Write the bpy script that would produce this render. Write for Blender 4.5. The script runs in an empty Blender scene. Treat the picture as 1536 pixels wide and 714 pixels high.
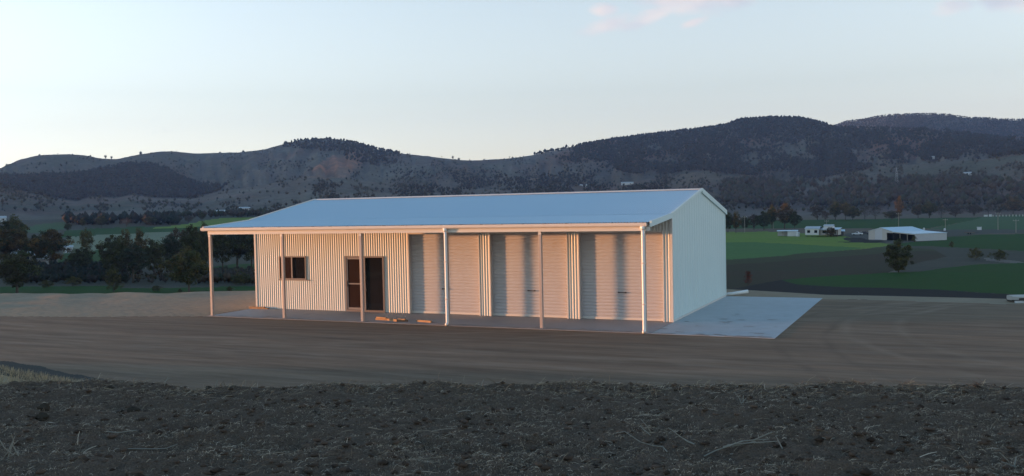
import bpy, math, random
import numpy as np
from mathutils import Matrix, Vector
random.seed(4); rng = np.random.default_rng(7)
scene = bpy.context.scene
COL = scene.collection
S = 1.18                                    # metres per survey unit

# ------------------------------------------------------------------ camera
F_PX, W_PX, H_PX = 1364.35, 1536, 714
CAM = np.array([21.829, -23.618, 3.4366]) * S
YAW, PITCH, ROLL = 0.424836, -0.033761, -0.02078
FWD = np.array([-math.sin(YAW), math.cos(YAW), 0.0]); RGT = np.array([math.cos(YAW), math.sin(YAW), 0.0])
_f = FWD * math.cos(PITCH) + np.array([0, 0, math.sin(PITCH)])
_u0 = np.cross(RGT, _f)
_r = math.cos(ROLL) * RGT + math.sin(ROLL) * _u0
_u = -math.sin(ROLL) * RGT + math.cos(ROLL) * _u0
cd = bpy.data.cameras.new('camera'); cam = bpy.data.objects.new('camera', cd); COL.objects.link(cam)
cam.matrix_world = Matrix(((_r[0], _u[0], -_f[0], CAM[0]), (_r[1], _u[1], -_f[1], CAM[1]), (_r[2], _u[2], -_f[2], CAM[2]), (0, 0, 0, 1)))
cd.sensor_width = 36; cd.lens = 36 * F_PX / W_PX; cd.clip_start = 0.2; cd.clip_end = 20000
scene.camera = cam

# ------------------------------------------------------------------ light
SUN_EL = math.radians(1.3)
SUN_DIR = np.array([-0.9555, -0.295, 0.0]); SUN_DIR /= np.linalg.norm(SUN_DIR)
SUN_DIR = SUN_DIR * math.cos(SUN_EL) + np.array([0, 0, math.sin(SUN_EL)])
SKY_STRENGTH = 0.15; SUN_STRENGTH = 1.85; EXPOSURE = 2.78; SUN_COL = (1.0, 0.43, 0.17); SKY_SAT = 0.28; SKY_TINT = (0.86, 1.02, 0.97)
world = bpy.data.worlds.new('World'); scene.world = world; world.use_nodes = True
wn, wl = world.node_tree.nodes, world.node_tree.links
wn.clear()
def wnode(t, **k):
    n = wn.new(t)
    for a, b in k.items(): setattr(n, a, b)
    return n
wout = wnode('ShaderNodeOutputWorld'); wbg = wnode('ShaderNodeBackground'); wbg.inputs[1].default_value = SKY_STRENGTH
sky = wnode('ShaderNodeTexSky', sky_type='NISHITA', sun_disc=False)
sky.sun_elevation = SUN_EL; sky.sun_rotation = math.atan2(SUN_DIR[0], SUN_DIR[1])
sky.altitude = 400; sky.air_density = 1.0; sky.dust_density = 0.2; sky.ozone_density = 2.5
wl.new(wbg.outputs[0], wout.inputs[0])
# small sunset clouds, as a cloud layer mapped on the dome around one fixed heading
tc = wnode('ShaderNodeTexCoord')
def vdot(vec):
    n = wnode('ShaderNodeVectorMath', operation='DOT_PRODUCT'); wl.new(tc.outputs['Generated'], n.inputs[0]); n.inputs[1].default_value = vec; return n.outputs['Value']
def wm(op, a, b=None, c=None, clamp=False):
    n = wnode('ShaderNodeMath', operation=op, use_clamp=clamp)
    for i, x in enumerate((a, b, c)):
        if x is None: continue
        if isinstance(x, (int, float)): n.inputs[i].default_value = x
        else: wl.new(x, n.inputs[i])
    return n.outputs[0]
df = wm('MAXIMUM', vdot(tuple(FWD)), 0.15)
cu = wm('DIVIDE', vdot(tuple(RGT)), df); cv = wm('DIVIDE', vdot((0, 0, 1)), df)
comb = wnode('ShaderNodeCombineXYZ'); wl.new(wm('MULTIPLY', cu, 22.0), comb.inputs[0]); wl.new(wm('MULTIPLY', cv, 48.0), comb.inputs[1])
cn = wnode('ShaderNodeTexNoise'); cn.inputs['Scale'].default_value = 1.0; cn.inputs['Detail'].default_value = 6; cn.inputs['Roughness'].default_value = 0.6
wl.new(comb.outputs[0], cn.inputs['Vector'])
def blob(u, v, su, sv, k=0.0):
    a = wm('DIVIDE', wm('SUBTRACT', cu, u), su); b = wm('DIVIDE', wm('SUBTRACT', wm('SUBTRACT', cv, v), wm('MULTIPLY', wm('SUBTRACT', cu, u), k)), sv)
    return wm('SUBTRACT', 1.0, wm('ADD', wm('MULTIPLY', a, a), wm('MULTIPLY', b, b)), clamp=True)
cov = blob(0.205, 0.224, 0.085, 0.024)
for b in [(0.105, 0.214, 0.022, 0.010), (0.108, 0.197, 0.040, 0.011, 0.25), (0.155, 0.205, 0.045, 0.012, 0.35), (0.485, 0.208, 0.030, 0.013, 0.1), (0.555, 0.212, 0.050, 0.017), (0.205, 0.198, 0.02, 0.006, 0.3), (0.25, 0.218, 0.03, 0.010),
          (0.2, 0.30, 0.30, 0.05), (0.75, 0.28, 0.2, 0.05), (-0.5, 0.42, 0.3, 0.05)]:
    cov = wm('MAXIMUM', cov, blob(*b))
cmask = wm('MULTIPLY', wm('SUBTRACT', wm('ADD', wm('MULTIPLY', cov, 0.55), cn.outputs['Fac']), 0.66), 2.6, clamp=True)
cmask = wm('MULTIPLY', cmask, wm('MULTIPLY', wm('GREATER_THAN', vdot(tuple(FWD)), 0.16), 0.75))
cn2 = wnode('ShaderNodeTexNoise'); cn2.inputs['Scale'].default_value = 0.55; cn2.inputs['Detail'].default_value = 3; wl.new(comb.outputs[0], cn2.inputs['Vector'])
cr = wnode('ShaderNodeValToRGB'); wl.new(cn2.outputs['Fac'], cr.inputs[0])
CLOUD_K = 1.0
cr.color_ramp.elements[0].position = 0.38; cr.color_ramp.elements[0].color = (0.66 * CLOUD_K, 0.70 * CLOUD_K, 0.80 * CLOUD_K, 1)
cr.color_ramp.elements[1].position = 0.60; cr.color_ramp.elements[1].color = (1.05 * CLOUD_K, 0.90 * CLOUD_K, 0.86 * CLOUD_K, 1)
hs0 = wnode('ShaderNodeHueSaturation'); wl.new(sky.outputs[0], hs0.inputs['Color'])
elv = wm('DIVIDE', wm('SUBTRACT', vdot((0, 0, 1)), 0.08), 0.60, clamp=True)      # pale hazy horizon, clear blue overhead, all round
wl.new(wm('ADD', wm('MULTIPLY', elv, 1.0 - SKY_SAT), SKY_SAT), hs0.inputs['Saturation'])
hs = wnode('ShaderNodeMix', data_type='RGBA', blend_type='MULTIPLY'); hs.inputs[0].default_value = 1.0; wl.new(hs0.outputs[0], hs.inputs[6]); tmx = wnode('ShaderNodeMix', data_type='RGBA'); wl.new(elv, tmx.inputs[0]); tmx.inputs[6].default_value = (1.15, 1.13, 1.08, 1); tmx.inputs[7].default_value = (*SKY_TINT, 1); wl.new(tmx.outputs[2], hs.inputs[7])
cmix = wnode('ShaderNodeMix', data_type='RGBA'); wl.new(cmask, cmix.inputs[0]); wl.new(hs.outputs[2], cmix.inputs[6]); wl.new(cr.outputs[0], cmix.inputs[7])
wl.new(cmix.outputs[2], wbg.inputs[0])
sd = bpy.data.lights.new('sun', 'SUN'); sd.energy = SUN_STRENGTH; sd.angle = math.radians(0.6); sd.color = SUN_COL
sun = bpy.data.objects.new('sun', sd); COL.objects.link(sun)
sun.rotation_euler = Vector(SUN_DIR).to_track_quat('Z', 'Y').to_euler()
vs = scene.view_settings; vs.view_transform = 'Standard'; vs.look = 'None'; vs.gamma = 1; vs.exposure = EXPOSURE; vs.use_curve_mapping = False
scene.cycles.use_denoising = True; scene.cycles.max_bounces = 5; scene.cycles.diffuse_bounces = 3; scene.cycles.volume_bounces = 0
HAZE = 8e-5

# ------------------------------------------------------------------ geometry helpers
def ray(px, py):
    """unit direction(s) seen at a photograph pixel, plus horizontal heading and slope"""
    u = (np.asarray(px, float) - W_PX / 2) / F_PX; w = (np.asarray(py, float) - H_PX / 2) / F_PX
    d = _f[:, None] + _r[:, None] * np.atleast_1d(u) - _u[:, None] * np.atleast_1d(w)
    return d / np.linalg.norm(d, axis=0)
def heading(px, py):
    d = ray(px, py); az = np.arctan2(RGT @ d, FWD @ d); sl = d[2] / np.hypot(d[0], d[1])
    return az, sl
def to_px(P):
    d = np.asarray(P, float) - CAM
    z = d @ _f
    return W_PX / 2 + F_PX * (d @ _r) / z, H_PX / 2 - F_PX * (d @ _u) / z
def polar(az, r):
    az = np.asarray(az, float)
    return CAM[0] + r * (np.sin(az) * RGT[0] + np.cos(az) * FWD[0]), CAM[1] + r * (np.sin(az) * RGT[1] + np.cos(az) * FWD[1])
def hashn(ix, iy, seed):
    h = (ix.astype(np.int64) * 374761393 + iy.astype(np.int64) * 668265263 + seed * 974634777) & 0x7fffffff
    h = ((h ^ (h >> 13)) * 1274126177) & 0x7fffffff
    return ((h ^ (h >> 16)) & 0xffff) / 65535.0
def vnoise(x, y, seed=0):
    x = np.asarray(x, float); y = np.asarray(y, float)
    ix, iy = np.floor(x), np.floor(y); fx, fy = x - ix, y - iy
    fx = fx * fx * (3 - 2 * fx); fy = fy * fy * (3 - 2 * fy)
    a, b = hashn(ix, iy, seed), hashn(ix + 1, iy, seed); c, d = hashn(ix, iy + 1, seed), hashn(ix + 1, iy + 1, seed)
    return (a + (b - a) * fx) * (1 - fy) + (c + (d - c) * fx) * fy
def fbm(x, y, seed=0, n=4):
    s, a, t = 0, 1.0, 0
    for k in range(n):
        s = s + a * vnoise(x * 2 ** k, y * 2 ** k, seed + k * 17); t += a; a *= 0.5
    return s / t
def sstep(a, b, x):
    t = np.clip((x - a) / (b - a), 0, 1); return t * t * (3 - 2 * t)
def inpoly(x, y, poly):
    r = np.zeros(np.shape(x), bool); n = len(poly)
    for i in range(n):
        x1, y1 = poly[i]; x2, y2 = poly[(i + 1) % n]
        if y1 == y2: continue
        c = ((y1 > y) != (y2 > y)) & (x < (x2 - x1) * (y - y1) / (y2 - y1) + x1)
        r ^= c
    return r
def mesh_np(name, V, Fq, mat=None, parent=None, smooth=False, color=None, link=True):
    V = np.asarray(V, np.float32); Fq = np.asarray(Fq, np.int32); k = Fq.shape[1]
    me = bpy.data.meshes.new(name)
    me.vertices.add(len(V)); me.vertices.foreach_set('co', V.ravel())
    me.loops.add(Fq.size); me.loops.foreach_set('vertex_index', Fq.ravel())
    me.polygons.add(len(Fq)); me.polygons.foreach_set('loop_start', np.arange(0, Fq.size, k, dtype=np.int32)); me.polygons.foreach_set('loop_total', np.full(len(Fq), k, np.int32))
    if smooth: me.polygons.foreach_set('use_smooth', np.ones(len(Fq), bool))
    if color is not None:
        ca = me.color_attributes.new('tone', 'FLOAT_COLOR', 'POINT')
        c4 = np.ones((len(V), 4), np.float32); c4[:, :3] = color; ca.data.foreach_set('color', c4.ravel())
    me.update(calc_edges=True)
    if mat: me.materials.append(mat)
    o = bpy.data.objects.new(name, me)
    if link: COL.objects.link(o)
    if parent: o.parent = parent
    return o
class MB:
    """collects boxes, bars, extrusions into ONE mesh"""
    def __init__(s): s.v = []; s.f = []
    def add(s, V, Fs):
        b = len(s.v); s.v += [tuple(map(float, p)) for p in V]; s.f += [tuple(i + b for i in f) for f in Fs]; return s
    def box(s, x0, x1, y0, y1, z0, z1):
        V = [(x, y, z) for z in (z0, z1) for y in (y0, y1) for x in (x0, x1)]
        return s.add(V, [(0, 2, 3, 1), (4, 5, 7, 6), (0, 1, 5, 4), (2, 6, 7, 3), (0, 4, 6, 2), (1, 3, 7, 5)])
    def tube(s, pts, rad, n=8, caps=True):
        pts = [Vector(p) for p in pts]; R = rad if isinstance(rad, (list, tuple)) else [rad] * len(pts); b = len(s.v); ref = None
        for i, p in enumerate(pts):
            t = (pts[min(i + 1, len(pts) - 1)] - pts[max(i - 1, 0)]).normalized()
            if ref is None: ref = t.orthogonal().normalized()
            ref = (ref - t * ref.dot(t)).normalized(); q = t.cross(ref)
            for k in range(n):
                a = 2 * math.pi * k / n; s.v.append(tuple(p + (ref * math.cos(a) + q * math.sin(a)) * R[i]))
        for i in range(len(pts) - 1):
            for k in range(n): s.f.append((b + i * n + k, b + i * n + (k + 1) % n, b + (i + 1) * n + (k + 1) % n, b + (i + 1) * n + k))
        if caps: s.f.append(tuple(b + k for k in reversed(range(n)))); s.f.append(tuple(b + (len(pts) - 1) * n + k for k in range(n)))
        return s
    def prism(s, poly, axis, a, b):
        """poly of 2D points swept along axis 'x' (poly=y,z), 'y' (poly=x,z) or 'z' (poly=x,y)"""
        def P(p, t): return (t, p[0], p[1]) if axis == 'x' else ((p[0], t, p[1]) if axis == 'y' else (p[0], p[1], t))
        n = len(poly); V = [P(p, a) for p in poly] + [P(p, b) for p in poly]
        F = [(i, (i + 1) % n, n + (i + 1) % n, n + i) for i in range(n)] + [tuple(reversed(range(n))), tuple(range(n, 2 * n))]
        return s.add(V, F)
    def build(s, name, mat, parent=None, smooth=False, bevel=0, loc=None):
        me = bpy.data.meshes.new(name); me.from_pydata(s.v, [], s.f); me.update()
        if mat: me.materials.append(mat)
        if smooth:
            for p in me.polygons: p.use_smooth = True
        o = bpy.data.objects.new(name, me); COL.objects.link(o)
        if parent: o.parent = parent
        if loc is not None: o.location = loc
        if bevel:
            m = o.modifiers.new('bevel', 'BEVEL'); m.width = bevel; m.segments = 2
        return o
def tag(o, label=None, cat=None, group=None, kind=None):
    for k, v in (('label', label), ('category', cat), ('group', group), ('kind', kind)):
        if v: o[k] = v
    return o
def empty(name, loc, rz=0.0):
    e = bpy.data.objects.new(name, None); COL.objects.link(e); e.location = loc; e.rotation_euler = (0, 0, rz); e.empty_display_size = 0.3
    return e

# ------------------------------------------------------------------ materials
def mat(name, color, rough=0.6, spec=0.3, metal=0.0, noise=None, bump=None, attr=False, coords='Object', stretch=(1, 1, 1), translucent=0.0, rot=0.0):
    """noise = [(scale, amount, colour)...] mixed over the base; bump = (scale, strength, distance)"""
    m = bpy.data.materials.new(name); m.use_nodes = True; N, L = m.node_tree.nodes, m.node_tree.links
    b = N['Principled BSDF']; b.inputs['Roughness'].default_value = rough; b.inputs['Specular IOR Level'].default_value = spec; b.inputs['Metallic'].default_value = metal
    b.inputs['Base Color'].default_value = (*color, 1)
    out = None
    if noise or bump:
        t = N.new('ShaderNodeTexCoord'); mp = N.new('ShaderNodeMapping'); L.new(t.outputs[coords], mp.inputs[0]); mp.inputs['Scale'].default_value = stretch; mp.inputs['Rotation'].default_value = (0, 0, rot)
    if attr:
        a = N.new('ShaderNodeVertexColor'); a.layer_name = 'tone'; out = a.outputs[0]
    for sc, amt, c in (noise or []):
        n = N.new('ShaderNodeTexNoise'); n.inputs['Scale'].default_value = sc; n.inputs['Detail'].default_value = 5; n.inputs['Roughness'].default_value = 0.62; L.new(mp.outputs[0], n.inputs['Vector'])
        r = N.new('ShaderNodeValToRGB'); r.color_ramp.elements[0].position = 0.36; r.color_ramp.elements[1].position = 0.66; L.new(n.outputs[0], r.inputs[0])
        k = N.new('ShaderNodeMath'); k.operation = 'MULTIPLY'; k.inputs[1].default_value = amt; L.new(r.outputs[0], k.inputs[0])
        x = N.new('ShaderNodeMix'); x.data_type = 'RGBA'; L.new(k.outputs[0], x.inputs[0]); x.inputs[7].default_value = (*c, 1)
        if out is None: x.inputs[6].default_value = (*color, 1)
        else: L.new(out, x.inputs[6])
        out = x.outputs[2]
    if out is not None: L.new(out, b.inputs['Base Color'])
    if bump:
        n = N.new('ShaderNodeTexNoise'); n.inputs['Scale'].default_value = bump[0]; n.inputs['Detail'].default_value = 6; L.new(mp.outputs[0], n.inputs['Vector'])
        bp = N.new('ShaderNodeBump'); bp.inputs['Strength'].default_value = bump[1]; bp.inputs['Distance'].default_value = bump[2]; L.new(n.outputs[0], bp.inputs['Height']); L.new(bp.outputs[0], b.inputs['Normal'])
    if translucent:
        tr = N.new('ShaderNodeBsdfTranslucent'); mx = N.new('ShaderNodeMixShader'); mx.inputs[0].default_value = translucent
        if out is not None: L.new(out, tr.inputs[0])
        else: tr.inputs[0].default_value = (*color, 1)
        L.new(b.outputs[0], mx.inputs[1]); L.new(tr.outputs[0], mx.inputs[2]); L.new(mx.outputs[0], N['Material Output'].inputs[0])
    return m
CREAM = (0.58, 0.59, 0.55)
M = {}
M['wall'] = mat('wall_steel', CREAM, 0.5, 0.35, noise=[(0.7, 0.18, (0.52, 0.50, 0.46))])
M['gable'] = mat('gable_shade_steel', (0.59, 0.69, 0.675), 0.5, 0.35, noise=[(0.5, 0.25, (0.54, 0.635, 0.62))])  # same paint as the front wall, with blue shade put into its colour
M['roof'] = mat('roof_steel', (0.43, 0.57, 0.66), 0.42, 0.5, noise=[(0.35, 0.2, (0.40, 0.54, 0.63))])
M['trim'] = mat('trim_steel', (0.60, 0.57, 0.53), 0.45, 0.4)
M['door'] = mat('door_steel', (0.45, 0.44, 0.45), 0.5, 0.35, noise=[(1.2, 0.2, (0.39, 0.385, 0.395))])
M['post'] = mat('post_steel', (0.38, 0.33, 0.30), 0.5, 0.35)
M['pipe'] = mat('white_pvc', (0.78, 0.78, 0.76), 0.4, 0.4)
M['alu'] = mat('brown_aluminium', (0.16, 0.13, 0.12), 0.4, 0.5)
M['alu_l'] = mat('grey_aluminium', (0.21, 0.185, 0.18), 0.4, 0.5)
M['glass'] = mat('dark_glass', (0.012, 0.012, 0.014), 0.06, 0.5)
M['glass_b'] = mat('ground_reflection_glass', (0.030, 0.016, 0.012), 0.12, 0.4)  # brown reflection of the ground put into the pane colour
M['dark'] = mat('dark_iron', (0.02, 0.018, 0.018), 0.5, 0.4)
M['timber'] = mat('sawn_timber', (0.40, 0.24, 0.13), 0.75, 0.2, noise=[(9, 0.5, (0.28, 0.15, 0.08))], stretch=(0.3, 4, 4))
M['timber_d'] = mat('weathered_timber', (0.16, 0.11, 0.07), 0.8, 0.2, noise=[(9, 0.5, (0.08, 0.055, 0.04))])
M['slab'] = mat('concrete', (0.30, 0.30, 0.30), 0.75, 0.3, noise=[(0.6, 0.5, (0.23, 0.225, 0.22)), (5, 0.25, (0.32, 0.31, 0.30))], bump=(30, 0.15, 0.01))
M['apron'] = mat('concrete_new', (0.42, 0.45, 0.46), 0.75, 0.3, noise=[(0.4, 0.5, (0.37, 0.40, 0.415)), (4, 0.25, (0.47, 0.48, 0.48)), (1.9, 0.22, (0.26, 0.24, 0.22))], bump=(30, 0.15, 0.01), stretch=(1, 1, 1))
M['dirt'] = mat('compacted_dirt', (0.265, 0.162, 0.099), 0.95, 0.1, noise=[(0.16, 0.85, (0.170, 0.115, 0.077)), (0.45, 0.75, (0.30, 0.19, 0.122)), (1.0, 0.75, (0.105, 0.068, 0.046)), (2.2, 0.45, (0.31, 0.23, 0.165)), (9.0, 0.35, (0.10, 0.072, 0.05))], bump=(7, 0.35, 0.04), stretch=(0.16, 1.5, 1), rot=-0.12)
M['spill'] = mat('thin_spilled_soil', (0.28, 0.25, 0.225), 0.95, 0.1, noise=[(3, 0.7, (0.35, 0.34, 0.33))])
M['pale'] = mat('pale_dry_ground', (0.33, 0.24, 0.155), 0.95, 0.1, noise=[(0.12, 0.7, (0.24, 0.185, 0.135)), (0.9, 0.5, (0.36, 0.29, 0.205)), (4, 0.4, (0.20, 0.16, 0.11))], bump=(3, 0.6, 0.10), stretch=(0.6, 1.2, 1))
M['verge'] = mat('dry_verge_grass', (0.38, 0.285, 0.175), 0.95, 0.1, noise=[(1.5, 0.6, (0.28, 0.215, 0.135)), (8, 0.5, (0.46, 0.36, 0.23))], bump=(6, 0.8, 0.12))
M['bank'] = mat('dark_bank', (0.055, 0.05, 0.044), 0.95, 0.1, noise=[(3, 0.6, (0.085, 0.075, 0.06))], bump=(6, 0.7, 0.08))
M['soil'] = mat('black_soil', (0.096, 0.064, 0.046), 0.97, 0.08, noise=[(0.8, 0.6, (0.052, 0.034, 0.025)), (9, 0.55, (0.12, 0.082, 0.058)), (45, 0.5, (0.24, 0.175, 0.125))], bump=(30, 1.0, 0.06))
def wheel_tracks(m, arcs, colr, amt=0.6):
    N, L = m.node_tree.nodes, m.node_tree.links; b = N['Principled BSDF']; src = b.inputs['Base Color'].links[0].from_socket
    t = N.new('ShaderNodeTexCoord'); tot = None
    def mt(op, a, c=None, clamp=False):
        n = N.new('ShaderNodeMath'); n.operation = op; n.use_clamp = clamp
        for i, x in enumerate((a, c)):
            if x is None: continue
            if isinstance(x, (int, float)): n.inputs[i].default_value = x
            else: L.new(x, n.inputs[i])
        return n.outputs[0]
    nz_ = N.new('ShaderNodeTexNoise'); nz_.inputs['Scale'].default_value = 0.55; nz_.inputs['Detail'].default_value = 4; L.new(t.outputs['Object'], nz_.inputs['Vector'])
    for cx, cy, rad, w in arcs:
        d = N.new('ShaderNodeVectorMath'); d.operation = 'DISTANCE'; L.new(t.outputs['Object'], d.inputs[0]); d.inputs[1].default_value = (cx, cy, 0)
        k = mt('ABSOLUTE', mt('SUBTRACT', mt('ADD', d.outputs['Value'], mt('MULTIPLY', nz_.outputs[0], 0.5)), rad + 0.25)); k = mt('SUBTRACT', 1.0, mt('DIVIDE', k, w), True)
        tot = k if tot is None else mt('MAXIMUM', tot, k)
    f = mt('MULTIPLY', tot, mt('MULTIPLY', mt('SUBTRACT', nz_.outputs[0], 0.33, True), amt * 4.0, True), True)
    x = N.new('ShaderNodeMix'); x.data_type = 'RGBA'; L.new(f, x.inputs[0]); L.new(src, x.inputs[6]); x.inputs[7].default_value = (*colr, 1); L.new(x.outputs[2], b.inputs['Base Color'])
wheel_tracks(M['dirt'], [(36, 4, 11.0, 0.28), (36, 4, 12.6, 0.28), (8, 70, 75.6, 0.30), (8, 70, 77.2, 0.30), (14, -90, 83.5, 0.3), (14, -90, 85.1, 0.3), (30, -60, 50.5, 0.25), (30, -60, 52.0, 0.25), (-6, 30, 36.5, 0.25), (-6, 30, 38.0, 0.25)], (0.33, 0.24, 0.17), 0.32)
wheel_tracks(M['dirt'], [(38, 2, 15.0, 0.22), (38, 2, 16.4, 0.22), (10, 52, 60.2, 0.22), (2, -70, 62.0, 0.2), (2, -70, 63.6, 0.2)], (0.10, 0.07, 0.048), 0.3)
def field(name, c, c2, sc=0.03, c3=None): return mat(name, c, 0.95, 0.08, noise=[(sc, 0.8, c2), (sc * 7, 0.45, c3 or c), (0.6, 0.4, tuple(x * 0.55 for x in c))], bump=(1.2, 0.6, 0.25), stretch=(0.45, 1.6, 1))
M['crop'] = field('green_crop', (0.024, 0.074, 0.014), (0.032, 0.062, 0.015))
M['crop_l'] = field('light_green_grass', (0.150, 0.225, 0.038), (0.21, 0.225, 0.048), 0.02, (0.085, 0.165, 0.034))
M['stub'] = field('brown_stubble', (0.150, 0.112, 0.080), (0.115, 0.092, 0.066), 0.03)
M['crop_b'] = field('blue_green_grass', (0.085, 0.165, 0.050), (0.070, 0.140, 0.042), 0.03)
M['sparse'] = field('sparse_young_crop', (0.062, 0.068, 0.030), (0.055, 0.052, 0.030), 0.05)
M['crop_m'] = field('mid_green_grass', (0.06, 0.115, 0.048), (0.075, 0.10, 0.05))
M['plough'] = field('ploughed_brown', (0.058, 0.041, 0.027), (0.042, 0.050, 0.024))
M['soil_far'] = field('bare_black_soil', (0.024, 0.022, 0.021), (0.032, 0.028, 0.025))
M['scrub'] = field('scrubby_ground', (0.085, 0.075, 0.058), (0.06, 0.062, 0.045), 0.05)
M['road'] = field('pale_farm_track', (0.18, 0.155, 0.13), (0.15, 0.13, 0.11))
M['yard'] = field('farm_yard_dirt', (0.095, 0.085, 0.072), (0.075, 0.075, 0.06))
M['straw_f'] = field('pale_stubble', (0.20, 0.215, 0.135), (0.165, 0.19, 0.12))
M['hill'] = mat('hill_ground', (0.1, 0.1, 0.1), 0.98, 0.05, attr=True, noise=[(0.012, 0.45, (0.052, 0.056, 0.044)), (0.05, 0.4, (0.115, 0.10, 0.082)), (0.15, 0.35, (0.04, 0.045, 0.035))], bump=(0.05, 0.8, 6.0))
M['leaf'] = mat('foliage', (0.06, 0.08, 0.03), 0.8, 0.15, attr=True, translucent=0.22)
M['bark'] = mat('bark', (0.085, 0.07, 0.055), 0.9, 0.1, noise=[(4, 0.5, (0.13, 0.11, 0.09))])
M['straw'] = mat('dry_straw', (0.3, 0.27, 0.2), 0.85, 0.15, attr=True)
M['clod'] = mat('soil_clods', (0.05, 0.05, 0.05), 0.97, 0.08, attr=True)
M['white'] = mat('white_paint', (0.55, 0.56, 0.56), 0.5, 0.35)
M['offwhite'] = mat('faded_white_boards', (0.40, 0.38, 0.35), 0.6, 0.3, noise=[(0.8, 0.4, (0.45, 0.42, 0.37))])
M['zinc'] = mat('galvanised_steel', (0.42, 0.44, 0.46), 0.45, 0.5, noise=[(0.4, 0.3, (0.36, 0.37, 0.39))])
M['pole'] = mat('weathered_pole', (0.30, 0.27, 0.22), 0.85, 0.15)
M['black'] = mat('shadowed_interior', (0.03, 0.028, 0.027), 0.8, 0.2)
M['rust'] = mat('rusty_steel', (0.17, 0.09, 0.055), 0.8, 0.2)
M['carbody_w'] = mat('white_car_paint', (0.70, 0.71, 0.72), 0.3, 0.5)
M['carbody_d'] = mat('dark_car_paint', (0.05, 0.055, 0.065), 0.3, 0.5)
M['tyre'] = mat('rubber', (0.02, 0.02, 0.02), 0.8, 0.2)

# ------------------------------------------------------------------ terrain shape
FLOOR = -12.0
def edge_r(az): return np.interp(np.degrees(az), [-31, -22.6, -16, -5, 5, 13.7, 19, 30], [58, 52, 50, 50, 47.5, 44.6, 42.3, 42.0])
def bank_d(xl): return np.interp(xl, [-40, -14.5, -10.1, -8.2, -5, 6, 12, 17, 40], [34, 25.7, 22.3, 21.0, 18, 15, 18.0, 19.8, 24])
def horizon_y(px): return 311.0 - 0.0208 * (px - 768)
def ground_z(az, r):
    az = np.asarray(az, float); r = np.asarray(r, float)
    x, y = polar(az, r); xl = r * np.sin(az); dd = r * np.cos(az)
    e = edge_r(az)
    z = -0.008 + 0.008 * (fbm(x * 0.35, y * 0.35, 3, 3) - 0.5)
    left = sstep(-0.26, -0.36, az) * sstep(44, 52, r) * sstep(e + 1, e - 3, r)
    z = z + left * 0.28 * (vnoise(x * 0.5, y * 0.8, 9) - 0.4)
    z = z + 0.10 * sstep(0.0, 1.6, bank_d(xl) - dd)
    z = z - 0.5 * sstep(-1.0, 2.0, r - e)
    z = z + (FLOOR + 0.6) * sstep(0.0, 34.0, r - e - 0.4)
    u = 0.5 * (fbm(x * 0.011, y * 0.011, 21, 3) - 0.5)
    far = sstep(100, 180, r)
    z = z + far * u
    adeg = np.degrees(az)        # unseen spur added out of view, shaped to keep sun off the valley floor
    z = z + 24.0 * sstep(-36, -44, adeg) * sstep(-65, -57, adeg) * sstep(140, 230, r) * sstep(1040, 800, r)
    rise = np.interp(np.degrees(az), [-35, -16, -6, 4, 14, 32], [13.0, 14.0, 10, 4.0, 0.5, -1.0])
    z = z + rise * sstep(430, 1020, r)
    return z
def place(px, py, zoff=0.0):
    """ground point seen at a pixel (flat valley), for things that stand there"""
    az, sl = heading(px, py); az, sl = az[0], sl[0]
    rs = np.concatenate([np.arange(12, 140, 0.5), np.arange(140, 1400, 2.0)])
    zz = ground_z(np.full(rs.shape, az), rs); d = (zz - CAM[2]) / rs
    k = np.argmax((d >= sl) & (rs > 75)) if zoff == 0 else np.argmax(d >= sl)
    r = rs[k]; x, y = polar(az, r)
    return np.array([float(x), float(y), float(zz[k])]), r, az

# ------------------------------------------------------------------ ground sheet, split where its cover changes
def grid_faces(na, nr):
    a, b = np.meshgrid(np.arange(na - 1), np.arange(nr - 1), indexing='ij'); i = (a * nr + b).ravel()
    return np.stack([i, i + nr, i + nr + 1, i + 1], 1)      # normals up for increasing az, r
az_g = np.radians(np.concatenate([np.arange(-82, -37, 1.5), np.arange(-37, 37.01, 0.09), np.arange(38.5, 82, 1.5)]))
k1 = 4.1 * F_PX / np.concatenate([np.arange(400, 290, -3.0), np.arange(290, 112, -0.9)])
k2 = np.linspace(k1[-1] + 0.4, 150, 70)
k3 = 16.0 * F_PX / np.arange(144, 22.0, -0.6)
k4 = np.linspace(k3[-1] + 5, 1150, 24)
r_g = np.concatenate([k1, k2, k3[k3 > 151], k4])
A, R = np.meshgrid(az_g, r_g, indexing='ij'); X, Y = polar(A, R); Z = ground_z(A, R)
GV = np.stack([X.ravel(), Y.ravel(), Z.ravel()], 1); GF = grid_faces(len(az_g), len(r_g))
FC = GV[GF].mean(1); fa = A.ravel()[GF].mean(1); fr = R.ravel()[GF].mean(1); fx, fy = to_px(FC)
wob = lambda s, a, sd: a * (fbm(FC[:, 0] * s, FC[:, 1] * s, sd, 3) - 0.5)
fyw = fy + wob(0.08, 2.2, 31)
near = fr < edge_r(fa) + 1.2
xl = fr * np.sin(fa); dd = fr * np.cos(fa); bd = bank_d(xl) + wob(0.8, 0.5, 33)
reg = np.full(len(GF), 'scrub_flat', dtype=object)
def put(name, m): reg[m] = name
V_ = ~near
P_ = lambda poly: V_ & inpoly(fx, fyw, poly)
put('rough_slope', V_ & (fr < 110))
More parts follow.
